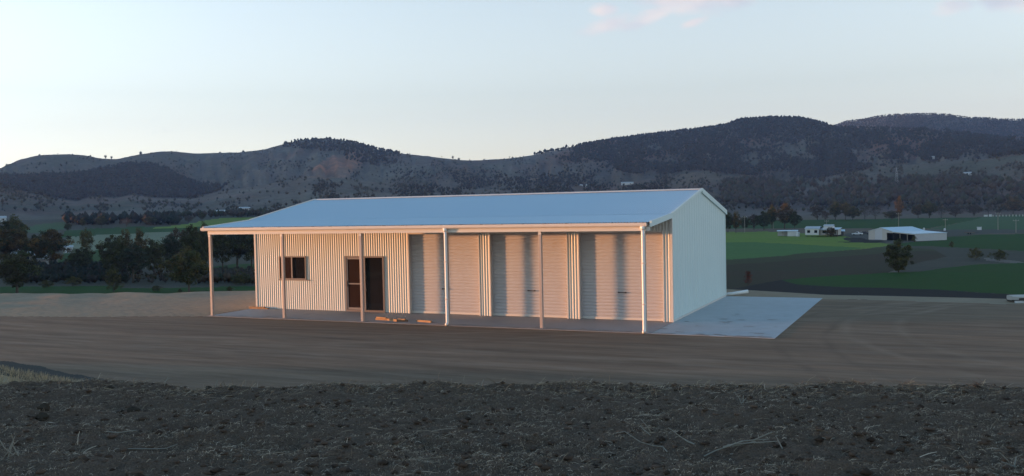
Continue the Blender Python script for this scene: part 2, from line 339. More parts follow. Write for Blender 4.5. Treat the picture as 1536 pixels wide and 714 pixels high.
# right-hand valley
put('stubble_field', P_([(760, 300), (1600, 300), (1600, 352), (760, 349)]))
put('green_field_far', P_([(760, 334), (1290, 329), (1478, 325.5), (1450, 332), (1392, 343), (1300, 342), (760, 345)]))
put('light_green_field_far', P_([(1392, 344), (1450, 332), (1482, 324), (1600, 321), (1600, 345), (1480, 344.5)]))
put('farm_yard', P_([(1262, 351), (1300, 348), (1340, 345), (1420, 344), (1600, 345), (1600, 349), (1470, 350), (1418, 354), (1420, 361), (1335, 365), (1296, 359), (1275, 354)]))
put('light_green_field', P_([(760, 349), (1150, 347.5), (1255, 351), (1292, 360), (1340, 367), (1304, 373), (1255, 376.5), (1209, 379.5), (1147, 386), (1089, 390), (760, 394)]))
put('green_field_middle', P_([(760, 365), (1130, 363.5), (1200, 366), (1262, 370), (1300, 372.5), (1255, 376.5), (1209, 379.5), (1147, 386), (1089, 390), (760, 394)]))
put('dark_grass_patch', P_([(1255, 362.5), (1290, 361), (1332, 362.5), (1300, 364), (1268, 364)]) | P_([(1262, 356), (1290, 356), (1306, 361), (1290, 363), (1268, 360)]))
put('mid_green_field', P_([(1330, 367), (1365, 363.5), (1420, 361), (1418, 356), (1470, 352), (1600, 349), (1600, 381), (1536, 379), (1480, 376), (1400, 369), (1340, 369)]))
put('ploughed_field', P_([(760, 394), (1089, 390), (1147, 386), (1209, 379.5), (1255, 376.5), (1304, 373), (1340, 369.5), (1400, 372), (1455, 382), (1470, 396), (1424, 401), (1378, 407), (1332, 409), (1282, 412), (1230, 415), (1172, 419.5), (1100, 433), (760, 440)]))
put('sparse_crop_field', P_([(760, 394), (1089, 390), (1147, 386), (1209, 379.5), (1255, 376.5), (1304, 373), (1340, 369.5), (1400, 372), (1440, 379), (1400, 377), (1340, 377), (1290, 383), (1209, 388), (1147, 394), (1089, 398), (760, 402)]))
put('scrub_bank', P_([(1340, 369.5), (1440, 371), (1600, 381), (1600, 393), (1536, 395), (1470, 397), (1424, 401), (1378, 407), (1332, 409), (1360, 398), (1420, 385), (1400, 374)]))
put('farm_track', P_([(1476, 387), (1500, 388), (1540, 394), (1530, 396), (1480, 391)]) | P_([(1332, 409), (1350, 402), (1358, 403), (1340, 410)]))
put('black_soil_strip', P_([(760, 441), (1100, 433), (1172, 419.5), (1193, 426), (1255, 430), (1316, 431), (1409, 434), (1470, 439), (1600, 447), (1600, 470), (760, 470)]))
put('green_crop_field', P_([(1172, 419.5), (1230, 415), (1282, 412), (1332, 409), (1378, 407), (1424, 401), (1470, 396.5), (1536, 394.5), (1600, 392), (1600, 447), (1470, 438.7), (1409, 434), (1316, 431), (1255, 430), (1193, 426)]))
# left-hand valley
put('green_flat', P_([(-90, 429), (60, 430), (200, 428), (300, 430), (740, 429), (740, 470), (-90, 470)]))
put('brown_bank', P_([(180, 432), (200, 420), (235, 407), (265, 404), (330, 412), (330, 431)]))
put('pasture', P_([(300, 412), (305, 402), (350, 396), (740, 393), (740, 410)]))
put('pale_field', P_([(95, 384), (100, 355), (180, 351), (260, 347), (275, 358), (200, 378)]))
put('green_field_mid', P_([(90, 356), (100, 345), (190, 341), (300, 338), (300, 346), (180, 351)]))
put('pale_green_field', P_([(20, 347), (60, 336), (100, 333), (100, 343), (60, 350)]))
put('green_slope_field', P_([(215, 344), (290, 334), (330, 327), (740, 321), (740, 318), (740, 330), (300, 340)]))
put('green_garden', P_([(85, 395), (95, 380), (135, 380), (150, 372), (158, 378), (150, 392)]))
# near ground
put('dirt_pad', near)
pale = near & (fx < 1092) & inpoly(fx, fy + wob(0.3, 3.0, 35), [(-400, 476), (0, 474), (160, 475), (318, 474.5), (322, 471.5), (385, 462), (1094, 446), (1094, 380), (-400, 380)])
put('dry_ground', pale)
put('dry_ground_strip', near & (fx >= 1080) & (fy + wob(0.6, 1.6, 36) < np.interp(fx, [1090, 1231, 1300, 1536, 1800], [446.5, 448.8, 450, 457, 463])))
bk = near & (bd - dd > -0.1) & (dd < 30)
put('dark_bank', bk & (bd - dd < 1.7)); put('verge_grass', bk & (bd - dd >= 1.7))
RM = dict(rough_slope='bank', stubble_field='stub', green_field_far='crop', light_green_field_far='crop_m', farm_yard='yard', light_green_field='crop_l', dark_grass_patch='soil_far', green_field_middle='crop_b', sparse_crop_field='sparse', mid_green_field='crop', ploughed_field='plough',
          scrub_bank='scrub', farm_track='road', black_soil_strip='soil_far', green_crop_field='crop', green_flat='crop', brown_bank='scrub', pasture='crop', pale_field='straw_f', green_field_mid='crop',
          pale_green_field='crop_m', green_slope_field='crop_l', green_garden='crop', dirt_pad='dirt', dry_ground='pale', dry_ground_strip='pale', dark_bank='bank', verge_grass='verge', scrub_flat='scrub')
for nm in RM:
    m = reg == nm
    if not m.any(): continue
    idx, inv = np.unique(GF[m], return_inverse=True)
    tag(mesh_np(nm, GV[idx], inv.reshape(-1, 4), M[RM[nm]], smooth=True), kind='structure')

# ------------------------------------------------------------------ foreground field of broken black soil
def f_edge(xl): return 19.6 - 0.135 * np.clip(xl, -30, 30) + 0.9 * (vnoise(xl * 0.35, xl * 0 + 3, 41) - 0.5) + 0.5 * (vnoise(xl * 1.3, xl * 0, 42) - 0.5)
def field_z(xl, dd):
    s = np.minimum(f_edge(xl) - dd, 24)
    z = np.where(s > 0, 0.12 + 0.105 * s, 0.12 + 0.9 * s)
    w = sstep(-0.8, 0.6, s)
    rough = 0.20 * (fbm(xl * 0.55, dd * 1.1, 51, 3) - 0.5) + 0.20 * (fbm(xl * 2.4, dd * 3.2, 52, 3) - 0.5) + 0.085 * (fbm(xl * 8, dd * 9, 53, 4) - 0.45) + 0.05 * np.abs(fbm(xl * 5, dd * 5, 54, 3) - 0.5)
    return z + w * rough + 0.06 * w * np.sin(s * 2 * math.pi / 2.3 + 1.5 * vnoise(xl * 0.3, dd * 0.3, 55))
def cam_xy(xl, dd): return CAM[0] + xl * RGT[0] + dd * FWD[0], CAM[1] + xl * RGT[1] + dd * FWD[1]
gx = np.arange(-15, 15.01, 0.036); gd = np.concatenate([np.arange(4.0, 8, 0.12), np.arange(8, 23.6, 0.036)])
XX, DD = np.meshgrid(gx, gd, indexing='ij'); wx, wy = cam_xy(XX, DD); FZ = field_z(XX, DD)
tag(mesh_np('ploughed_ground', np.stack([wx.ravel(), wy.ravel(), FZ.ravel()], 1), grid_faces(len(gx), len(gd)), M['soil'], smooth=False), kind='structure')

# the field goes on to both sides and behind; an unseen soil heap is added at left to shade the foreground
for nm, xs, ds in (('field_beyond', np.concatenate([[-160, -110], np.arange(-80, -14.9, 1.0)]), np.arange(-60, 36, 1.0)), ('field_beyond', np.concatenate([np.arange(14.95, 80, 1.0), [110, 160]]), np.arange(-60, 36, 1.0)), ('field_beyond', np.arange(-15, 15.1, 1.0), np.arange(-60, 4.1, 1.0))):
    a_, b_ = np.meshgrid(xs, ds, indexing='ij'); ax, ay = cam_xy(a_, b_); azz = np.maximum(field_z(a_, b_), -1.2)
    tag(mesh_np(nm, np.stack([ax.ravel(), ay.ravel(), azz.ravel() - 0.02], 1), grid_faces(len(xs), len(ds)), M['soil'], smooth=True), kind='structure')
xs, ds = np.arange(-44, -21.9, 0.4), np.arange(-8, 32.1, 0.4); a_, b_ = np.meshgrid(xs, ds, indexing='ij'); ax, ay = cam_xy(a_, b_)
hh = np.clip(1 - ((a_ + 33) / 9.5) ** 2, 0, 1) * sstep(-8, -1, b_) * np.clip((31.5 - b_) / 20.0, 0, 1) ** 1.3; hz = -0.5 + 4.6 * hh ** 0.8 * (0.85 + 0.3 * fbm(a_ * 0.3, b_ * 0.3, 58, 4))
tag(mesh_np('added_shade_heap', np.stack([ax.ravel(), ay.ravel(), hz.ravel()], 1), grid_faces(len(xs), len(ds)), M['soil'], smooth=True), kind='structure')

# ------------------------------------------------------------------ hills
SKY_B = [(-400, 330), (-200, 300), (-100, 280), (0, 254), (30, 240), (60, 233.5), (105, 232), (130, 234), (150, 238.5), (175, 239.5), (205, 233), (240, 228.5), (255, 227.5), (290, 231), (360, 230), (400, 225), (420, 219), (450, 212), (490, 210.5), (530, 215), (560, 223), (590, 230), (640, 235), (690, 240.5), (715, 241.5), (760, 238.5), (795, 234), (830, 227), (870, 219), (930, 209), (1000, 201), (1050, 195), (1090, 189), (1110, 181), (1150, 178), (1200, 178.5), (1225, 184), (1245, 191), (1290, 193), (1340, 194), (1400, 197), (1450, 203), (1536, 214), (1700, 235), (1900, 260)]
SKY_A = [(-400, 315), (-100, 296), (0, 281), (33, 287), (83, 298), (117, 302), (133, 296), (173, 297.5), (200, 292), (233, 297), (293, 298), (333, 286), (367, 282), (433, 271), (467, 264), (520, 268), (600, 278), (700, 285), (800, 284), (900, 279), (1000, 266), (1040, 258), (1100, 264), (1180, 274), (1230, 270), (1290, 258), (1350, 249), (1400, 243), (1470, 240), (1536, 230), (1700, 228), (1900, 250)]
SKY_C = [(1000, 260), (1150, 215), (1244, 192), (1270, 183), (1300, 179), (1320, 175), (1345, 173), (1400, 171.5), (1420, 172.5), (1440, 176), (1500, 180), (1536, 180.5), (1600, 182), (1750, 190), (1900, 210)]
def crest(poly):
    p = np.array(poly, float); xs = np.arange(p[0, 0], p[-1, 0], 8.0); ys = np.interp(xs, p[:, 0], p[:, 1])
    return heading(xs, ys)
cA, cB, cC = crest(SKY_A), crest(SKY_B), crest(SKY_C)
az_h = np.radians(np.arange(-37, 37.01, 0.11))
deg = np.degrees(az_h)
rA = 1500 + 120 * (fbm(deg * 0.12, deg * 0, 61, 3) - 0.5) * 2; rB = 2750 + 300 * (fbm(deg * 0.08, deg * 0, 62, 2) - 0.5) * 2; rC = np.full(deg.shape, 3700.0)
zA = CAM[2] + rA * np.interp(az_h, *cA); zB = CAM[2] + rB * np.interp(az_h, *cB)
hasC = az_h > cC[0][0]; zC = np.where(hasC, CAM[2] + rC * np.interp(az_h, *cC), -10)
t_h = np.concatenate([np.linspace(0, 1, 40), np.linspace(1, 2, 72)[1:], np.linspace(2, 3, 34)[1:], np.linspace(3, 3.6, 8)[1:]])
AH, TH = np.meshgrid(az_h, t_h, indexing='ij')
g = lambda a: a[:, None] + 0 * TH
r0 = 1040.0; z0 = ground_z(az_h, np.full(az_h.shape, r0)) - 0.5
RH = np.where(TH < 1, r0 + (g(rA) - r0) * TH, np.where(TH < 2, g(rA) + (g(rB) - g(rA)) * (TH - 1), np.where(TH < 3, g(rB) + (g(rC) - g(rB)) * (TH - 2), g(rC) + 1500 * (TH - 3))))
XH, YH = polar(AH, RH)
tb = np.clip(TH - 1, 0, 1); ta = np.clip(TH, 0, 1); tcc = np.clip(TH - 2, 0, 1)
gul = np.abs(fbm(AH * 55, RH * 0.0016, 65, 4) - 0.5) * 2
gul2 = fbm(XH * 0.006, YH * 0.006, 66, 4) - 0.5
za = g(z0) + (g(zA) - g(z0)) * (0.45 * ta + 0.55 * ta ** 1.6)
dip = -0.10 * (g(zB) - g(zA)) * np.sin(math.pi * np.clip(tb / 0.30, 0, 1))
zb = g(zA) + (g(zB) - g(zA)) * (0.25 * tb + 0.75 * sstep(0.12, 1.0, tb) ** 0.9) + dip
zc = g(zB) + (g(zC) - g(zB)) * sstep(0.1, 1.0, tcc) - np.where(g(hasC), 1, 0) * 60 * np.sin(math.pi * np.clip(tcc, 0, 1))
ZH = np.where(TH <= 1, za, np.where(TH <= 2, zb, np.where(TH <= 3, zc, g(np.where(hasC, zC, -10)) * (1 - (TH - 3) / 0.6 * 0.7))))
ZH = ZH + np.where(TH <= 1, 14 * np.sin(math.pi * ta) * (gul2 + 0.3 * (gul - 0.5)), np.where(TH <= 2, np.sin(math.pi * tb ** 0.8) * (-34 * (gul - 0.35) + 26 * gul2) * np.clip((1 - tb) * 4, 0, 1), 30 * np.sin(math.pi * tcc) * gul2))
ZH = ZH + 2.0 * (fbm(XH * 0.03, YH * 0.03, 68, 3) - 0.5) * (TH > 0.1)
ZH = np.maximum(ZH, -13.0)
HV = np.stack([XH.ravel(), YH.ravel(), ZH.ravel()], 1); hx, hy = to_px(HV)
n1 = fbm(HV[:, 0] * 0.004, HV[:, 1] * 0.004, 71, 4); n2 = fbm(HV[:, 0] * 0.02, HV[:, 1] * 0.02, 72, 3)
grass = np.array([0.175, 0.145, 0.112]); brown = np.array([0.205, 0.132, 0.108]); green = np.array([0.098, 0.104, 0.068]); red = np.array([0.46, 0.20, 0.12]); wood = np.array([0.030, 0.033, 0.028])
def mixc(a, b, t): return a * (1 - t[:, None]) + b * t[:, None]
tone = mixc(np.tile(grass, (len(HV), 1)), brown, sstep(0.4, 0.62, n1)); tone = mixc(tone, green, sstep(0.45, 0.68, n2) * 0.7)
KNOLL_SUN = [(455, 268), (478, 246), (500, 231), (530, 226), (548, 232), (540, 250), (520, 264), (490, 270)]  # last sunlight on the knoll, put into the ground colour
tone = mixc(tone, red, inpoly(hx + 14 * (n2 - .5), hy + 14 * (n1 - .5), KNOLL_SUN) * (0.35 + 0.65 * sstep(0.35, 0.55, n2)))
BASIN = [(0, 264), (30, 266), (60, 264), (130, 260), (165, 250), (195, 246), (228, 247), (252, 255), (270, 266), (300, 276), (340, 279), (318, 290), (293, 298), (233, 297), (200, 292), (173, 297), (133, 295), (117, 302), (83, 298), (33, 287), (0, 282), (-100, 292), (-100, 275)]
RIGHTWOOD = [(800, 232), (870, 215), (1000, 195), (1090, 185), (1110, 175), (1150, 172), (1205, 174), (1245, 188), (1300, 172), (1400, 165), (1600, 175), (1600, 225), (1536, 232), (1470, 240), (1400, 240), (1350, 247), (1290, 256), (1230, 268), (1180, 268), (1100, 262), (1040, 255), (1000, 262), (950, 262), (900, 250), (850, 242)]
tone = mixc(tone, wood, np.clip(inpoly(hx, hy, BASIN) * 0.9 + inpoly(hx, hy, RIGHTWOOD) * 0.5 * sstep(0.3, 0.6, n1), 0, 1))
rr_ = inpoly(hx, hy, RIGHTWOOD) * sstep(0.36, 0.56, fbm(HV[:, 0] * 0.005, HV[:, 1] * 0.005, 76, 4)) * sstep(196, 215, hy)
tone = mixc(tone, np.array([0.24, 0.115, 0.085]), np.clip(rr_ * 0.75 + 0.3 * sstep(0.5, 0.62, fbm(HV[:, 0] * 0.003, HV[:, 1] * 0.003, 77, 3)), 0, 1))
tone = mixc(tone, np.array([0.23, 0.195, 0.16]), 0.55 * sstep(0.54, 0.66, fbm(HV[:, 0] * 0.008, HV[:, 1] * 0.003, 78, 4)) * (~inpoly(hx, hy, BASIN)))
tone *= (0.7 + 0.45 * n2 + 0.35 * (fbm(HV[:, 0] * 0.05, HV[:, 1] * 0.05, 74, 3) - 0.3))[:, None]
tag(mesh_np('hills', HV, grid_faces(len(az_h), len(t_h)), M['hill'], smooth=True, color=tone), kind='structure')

# unseen range added at left, shaped to block the sun from the hills
azw = np.radians(np.arange(-72, -37.6, 0.5)); tw = np.linspace(-1, 1, 40); AW, TW = np.meshgrid(azw, tw, indexing='ij'); RW = 4000 + 1600 * TW; XW, YW = polar(AW, RW)
hw = np.interp(np.degrees(azw), [-72, -68.5, -64, -56, -50, -43, -38], [5, 190, 380, 430, 430, 380, 330])[:, None] * (1 - np.abs(TW)) ** 0.8
ZW = -13 + hw * (0.8 + 0.4 * fbm(XW * 0.002, YW * 0.002, 75, 4))
tag(mesh_np('added_shade_range', np.stack([XW.ravel(), YW.ravel(), ZW.ravel()], 1), grid_faces(len(azw), len(tw)), M['hill'], smooth=True, color=np.tile((0.08, 0.08, 0.06), (XW.size, 1))), kind='structure')

# ------------------------------------------------------------------ trees on the hills (far woods read as one mass)
elev = (ZH - CAM[2]) / RH; cmax = np.maximum.accumulate(elev, axis=1)
def hill_hit(px, py):
    """first hillside point under each pixel"""
    az, sl = heading(px, py); i = np.clip(np.round((az - az_h[0]) / (az_h[1] - az_h[0])).astype(int), 0, len(az_h) - 1)
    k = np.array([np.searchsorted(cmax[a], s) for a, s in zip(i, sl)]); ok = (k > 0) & (k < len(t_h)); k = np.clip(k, 1, len(t_h) - 1)
    e0, e1 = elev[i, k - 1], elev[i, k]; t = np.clip((sl - e0) / np.where(np.abs(e1 - e0) < 1e-9, 1, e1 - e0), 0, 1)
    r = RH[i, k - 1] + (RH[i, k] - RH[i, k - 1]) * t; x, y = polar(az, r); z = ZH[i, k - 1] + (ZH[i, k] - ZH[i, k - 1]) * t
    return x, y, z, r, ok
OCT_F = np.array([(0, 2, 4), (2, 1, 4), (1, 3, 4), (3, 0, 4), (2, 0, 5), (1, 2, 5), (3, 1, 5), (0, 3, 5)])
def blobs(P, rad, hgt, cols, lumps=2):
    """small jittered tree lumps, several per tree, as one vertex/face set"""
    n = len(P); Vs, Fs, Cs, b = [], [], [], 0
    for l in range(lumps):
        base = np.array([(1, 0, 0), (-1, 0, 0), (0, 1, 0), (0, -1, 0), (0, 0, 1), (0, 0, -1)], float)
        v = base[None] * (0.55 + 0.75 * rng.random((n, 6, 1)))
        off = (rng.random((n, 3)) - 0.5) * np.array([1.1, 1.1, 0.5]) * (1 if l else 0.4)
        sc = np.stack([rad * (0.9 - 0.25 * l), rad * (0.9 - 0.25 * l), hgt * (0.42 - 0.06 * l)], 1)
        a = rng.random(n) * 6.28; ca, sa = np.cos(a)[:, None], np.sin(a)[:, None]
        vx = v[..., 0] * ca - v[..., 1] * sa; vy = v[..., 0] * sa + v[..., 1] * ca
        v = np.stack([vx, vy, v[..., 2]], 2) * sc[:, None]
        c = P + np.stack([off[:, 0] * rad, off[:, 1] * rad, hgt * (0.52 + off[:, 2] * 0.5)], 1)
        v = v + c[:, None]; Vs.append(v.reshape(-1, 3)); Fs.append((OCT_F[None] + (np.arange(n) * 6)[:, None, None]).reshape(-1, 3) + b); b += n * 6
        Cs.append(np.repeat(cols * (0.8 + 0.4 * rng.random((n, 1))), 6, 0))
    return np.concatenate(Vs), np.concatenate(Fs), np.concatenate(Cs)
def tree_cols(n, kind='dark'):
    pal = {'dark': [(0.020, 0.026, 0.018), (0.027, 0.031, 0.020), (0.040, 0.032, 0.024)], 'pale': [(0.062, 0.062, 0.040), (0.080, 0.070, 0.048), (0.095, 0.076, 0.056), (0.050, 0.052, 0.036)], 'mix': [(0.042, 0.048, 0.026), (0.060, 0.052, 0.032), (0.075, 0.052, 0.034), (0.056, 0.046, 0.038)]}[kind]
    return np.array(pal)[rng.integers(0, len(pal), n)] * (0.75 + 0.5 * rng.random((n, 1)))
def scatter(n, box, dens, size, kind, jit=0.35):
    px = box[0] + (box[1] - box[0]) * rng.random(n); py = box[2] + (box[3] - box[2]) * rng.random(n)
    keep = rng.random(n) < dens(px, py); px, py = px[keep], py[keep]
    x, y, z, r, ok = hill_hit(px, py); P = np.stack([x, y, z], 1)[ok]
    h = size * (1 - jit + 2 * jit * rng.random(len(P))); return blobs(P, h * 0.42, h, tree_cols(len(P), kind))
def joinb(parts):
    V, Fc, C, b = [], [], [], 0
    for v, f, c in parts: V.append(v); Fc.append(f + b); C.append(c); b += len(v)
    return np.concatenate(V), np.concatenate(Fc), np.concatenate(C)
def nz(px, py, s, sd): return fbm(px * s, py * s * 2.2, sd, 3)
woods = [scatter(14000, (-100, 345, 240, 305), lambda x, y: inpoly(x, y, BASIN) * 0.95, 7, 'dark', 0.5),
         scatter(52000, (790, 1640, 165, 275), lambda x, y: inpoly(x, y, RIGHTWOOD) * np.clip(sstep(0.34, 0.58, nz(x, y, 0.02, 81)) + sstep(228, 196, y) * 0.5, 0.06, 1), 6.5, 'dark', 0.5),
         scatter(1600, (425, 600, 205, 250), lambda x, y: (y < np.interp(x, [425, 450, 490, 530, 560, 600], [222, 224, 228, 232, 236, 236])) * 0.95 + inpoly(x, y, [(500, 225), (560, 228), (600, 245), (560, 250), (520, 240)]) * 0.5, 9, 'dark')]
v, f, c = joinb(woods); tag(mesh_np('hillside_forest', v, f, M['leaf'], color=c), 'dark eucalypt forest covering the upper slopes of the hills', 'forest', kind='stuff')
scrub = [scatter(30000, (-100, 1640, 215, 318), lambda x, y: (~inpoly(x, y, BASIN)) * (~inpoly(x, y, KNOLL_SUN)) * (0.07 + 0.85 * sstep(0.48, 0.68, nz(x, y, 0.035, 83))) * sstep(214, 262, y + 0 * x + 12 * (x > 560)), 4.2, 'pale', 0.6),
         scatter(9000, (470, 1000, 238, 300), lambda x, y: sstep(0.42, 0.62, nz(x, y, 0.03, 85)) * sstep(248, 275, y), 4.5, 'dark', 0.6)]
v, f, c = joinb(scrub); tag(mesh_np('hillside_scrub', v, f, M['leaf'], color=c), 'scattered scrub and small trees dotting the grassy lower hill slopes', 'scrub', kind='stuff')
# crest trees: along the skyline bands that the photograph shows wooded
def crest_trees(x0, x1, n, size, layer='B'):
    px = x0 + (x1 - x0) * rng.random(n); az, _ = heading(px, np.full(n, 220.0)); i = np.clip(np.round((az - az_h[0]) / (az_h[1] - az_h[0])).astype(int), 0, len(az_h) - 1)
    r = (rB if layer == 'B' else rC)[i] - rng.random(n) * 40; z = (zB if layer == 'B' else zC)[i]; x, y = polar(az, r); P = np.stack([x, y, z - 1.5], 1); h = size * (0.6 + 0.7 * rng.random(n))
    return blobs(P, h * 0.42, h, tree_cols(n, 'dark'))
v, f, c = joinb([crest_trees(446, 590, 190, 8), crest_trees(424, 460, 16, 6), crest_trees(800, 850, 55, 9), crest_trees(868, 1100, 380, 9), crest_trees(1100, 1245, 260, 8), crest_trees(1244, 1600, 420, 6, 'C')])
tag(mesh_np('ridge_trees', v, f, M['leaf'], color=c), 'row of dark trees standing against the sky along the wooded ridge tops', 'trees', kind='stuff')
# valley woodland: thick belt beyond the farms and creek-line scrub
def valley_scatter(n, dens, size, kind, box, jit=0.35, zoff=0.0):
    px = box[0] + (box[1] - box[0]) * rng.random(n); py = box[2] + (box[3] - box[2]) * rng.random(n)
    keep = rng.random(n) < dens(px, py); px, py = px[keep], py[keep]; az, sl = heading(px, py)
    rr = np.concatenate([np.arange(140, 1040, 6.0)]); AA, RR = np.meshgrid(az, rr, indexing='ij'); zz = ground_z(AA, RR); d = (zz - CAM[2]) / RR
    k = np.argmax(d >= sl[:, None], axis=1); ok = d[np.arange(len(k)), k] >= sl; r = rr[k]; x, y = polar(az, r); P = np.stack([x, y, zz[np.arange(len(k)), k]], 1)[ok]
    h = size * (1 - jit + 2 * jit * rng.random(len(P))); return blobs(P, h * 0.45, h, tree_cols(len(P), kind), 4)
belt = [valley_scatter(5200, lambda x, y: sstep(0.40, 0.55, nz(x, y, 0.02, 91)) * 0.5 + 0.12, 9, 'mix', (1085, 1620, 303, 318)),
        scatter(3800, (1085, 1640, 272, 312), lambda x, y: 0.15 + 0.8 * sstep(0.42, 0.56, nz(x, y, 0.02, 92)), 10, 'mix'),
        valley_scatter(420, lambda x, y: 0.25 + 0.7 * sstep(0.4, 0.6, nz(x, y, 0.05, 96)), 6.5, 'dark', (98, 268, 331, 338), 0.55), valley_scatter(300, lambda x, y: 0.7, 6, 'mix', (230, 420, 322, 327))]
v, f, c = joinb(belt); tag(mesh_np('valley_woodland', v, f, M['leaf'], color=c), 'dense mixed woodland across the valley beyond the farm fields', 'woodland', kind='stuff')
low = [valley_scatter(900, lambda x, y: 0.75, 2.0, 'dark', (20, 190, 402, 427)), valley_scatter(500, lambda x, y: 0.8, 2.0, 'mix', (300, 400, 413, 427)), valley_scatter(260, lambda x, y: 0.5, 1.2, 'mix', (182, 300, 410, 427))]
v, f, c = joinb(low); tag(mesh_np('creek_scrub', v, f, M['leaf'], color=c), 'low dark scrub along the creek banks below the pad', 'scrub', kind='stuff')

# ------------------------------------------------------------------ the shed
WY, WX0, WX1, RY, RIDGE_Y, LEN = 2.665, 0.02, 17.93, 11.81, 7.24, 17.7
def roof_z(y):
    return float(np.interp(y, [-0.2, 2.66, 7.24, 11.95], [3.485, 3.715, 4.570, 3.690]))
shed = tag(empty('farm_shed', (0, 0, 0)), 'long cream steel shed with three roller doors and a front verandah', 'shed')
PITCH_C = 0.107
def corr(u, amp, pitch=PITCH_C): return amp * np.sin(2 * math.pi * u / pitch)
def corr_sheet(name, us, vs_, fn, holes, m, parent=shed, flip=False):
    U, V = np.meshgrid(us, vs_, indexing='ij'); P = fn(U, V); nv = len(vs_)
    F_ = grid_faces(len(us), nv); uc = (us[:-1] + us[1:])[:, None] / 2 + 0 * vs_[None, :-1]; vc = (vs_[:-1] + vs_[1:])[None] / 2 + 0 * us[:-1][:, None]
    keep = np.ones(uc.shape, bool)
    for (a, b, c_, d_) in holes: keep &= ~((uc > a) & (uc < b) & (vc > c_) & (vc < d_))
    F_ = F_[keep.ravel()]
    if flip: F_ = F_[:, ::-1]
    idx, inv = np.unique(F_, return_inverse=True)
    return mesh_np(name, P.reshape(-1, 3)[idx], inv.reshape(-1, 4), m, parent, smooth=True)
WIN = (1.30, 2.61, 1.30, 2.18); SDR = (4.60, 6.36, 0.0, 2.18)
DOORS = [(7.53, 10.55), (11.04, 14.08), (14.56, 17.60)]; DOOR_H = 3.10; REC = 0.158
holes = [WIN, SDR] + [(a, b, -0.1, DOOR_H) for a, b in DOORS]
brk = sorted({x for h in holes for x in h[:2]})
us = np.unique(np.concatenate([np.arange(WX0, WX1, PITCH_C / 9), brk, [WX1]])); vs_ = np.array([0.012, 1.30, 2.18, 2.7, DOOR_H, 3.4, 3.68])
corr_sheet('front_wall', us, vs_, lambda U, V: np.stack([U, WY + corr(U, 0.0105), V], 2), holes, M['wall'])
ys = np.concatenate([np.arange(WY + 0.02, RY, PITCH_C / 7), [RY]])
def gable_pts(x0, sgn):
    def fn(U, V):
        zt = np.interp(U, [-0.2, 2.66, 7.24, 11.95], [3.485, 3.715, 4.570, 3.690]) - 0.03
        return np.stack([x0 + sgn * (0.022 * np.clip(np.cos(2 * math.pi * U / 0.38) * 2.2 - 1.2, 0, 1)), U, 0.03 + V * (zt - 0.03)], 2)
    return fn
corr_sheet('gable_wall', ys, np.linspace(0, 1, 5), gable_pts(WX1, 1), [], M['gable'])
corr_sheet('gable_wall', ys, np.linspace(0, 1, 5), gable_pts(WX0, -1), [], M['wall'], flip=True)
MB().box(WX0, WX1, RY - 0.01, RY + 0.03, 0.02, 3.66).build('rear_wall', M['wall'], shed)
MB().box(WX1 + 0.004, WX1 + 0.030, WY, RY, 0.004, 0.075).build('base_flashing', M['trim'], shed)
# corner and jamb flashings
for x0, x1 in ((WX0 - 0.03, WX0 + 0.055), (WX1 - 0.055, WX1 + 0.026)):
    MB().box(x0, x1, WY - 0.028, WY + 0.06, 0.006, 3.66).build('corner_flashing', M['trim'], shed)
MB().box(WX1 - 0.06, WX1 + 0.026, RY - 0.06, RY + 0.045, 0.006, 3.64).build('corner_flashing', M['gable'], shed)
for a, b in DOORS:
    for x0, x1 in ((a - 0.045, a + 0.002), (b - 0.002, b + 0.045)):
        MB().box(x0, x1, WY - 0.024, WY + REC + 0.06, 0.004, DOOR_H + 0.03).build('jamb_flashing', M['trim'], shed)
    MB().box(a + 0.002, b - 0.002, WY - 0.020, WY + REC + 0.06, DOOR_H - 0.01, DOOR_H + 0.05).build('head_flashing', M['trim'], shed)
# roller doors
for (a, b), hx0 in zip(DOORS, (9.05, 12.63, 16.10)):
    zs = np.arange(0.09, DOOR_H, 0.118 / 10); dy = WY + REC
    U, V = np.meshgrid(np.array([a + 0.003, b - 0.003]), zs, indexing='ij'); prof = np.abs(np.sin(math.pi * V / 0.118)) ** 0.7
    P = np.stack([U, dy + 0.024 * (0.5 - prof), V], 2)
    dr = mesh_np('roller_door', P.reshape(-1, 3), grid_faces(2, len(zs)), M['door'], shed, smooth=True)
    MB().box(a + 0.004, b - 0.004, dy - 0.022, dy + 0.03, 0.012, 0.092).build('bottom_rail', M['trim'], dr, bevel=0.004)
    for x0 in (a + 0.006, b - 0.051): MB().box(x0, x0 + 0.045, dy - 0.035, dy + 0.02, 0.093, DOOR_H - 0.02).build('guide_rail', M['door'], dr)
    hb = MB().box(hx0 - 0.15, hx0 + 0.15, dy - 0.055, dy - 0.035, 0.965, 0.992)
    hb.box(hx0 - 0.15, hx0 - 0.11, dy - 0.034, dy + 0.01, 0.955, 1.002); hb.box(hx0 + 0.11, hx0 + 0.15, dy - 0.034, dy + 0.01, 0.955, 1.002)
    hb.build('handle', M['dark'], dr)
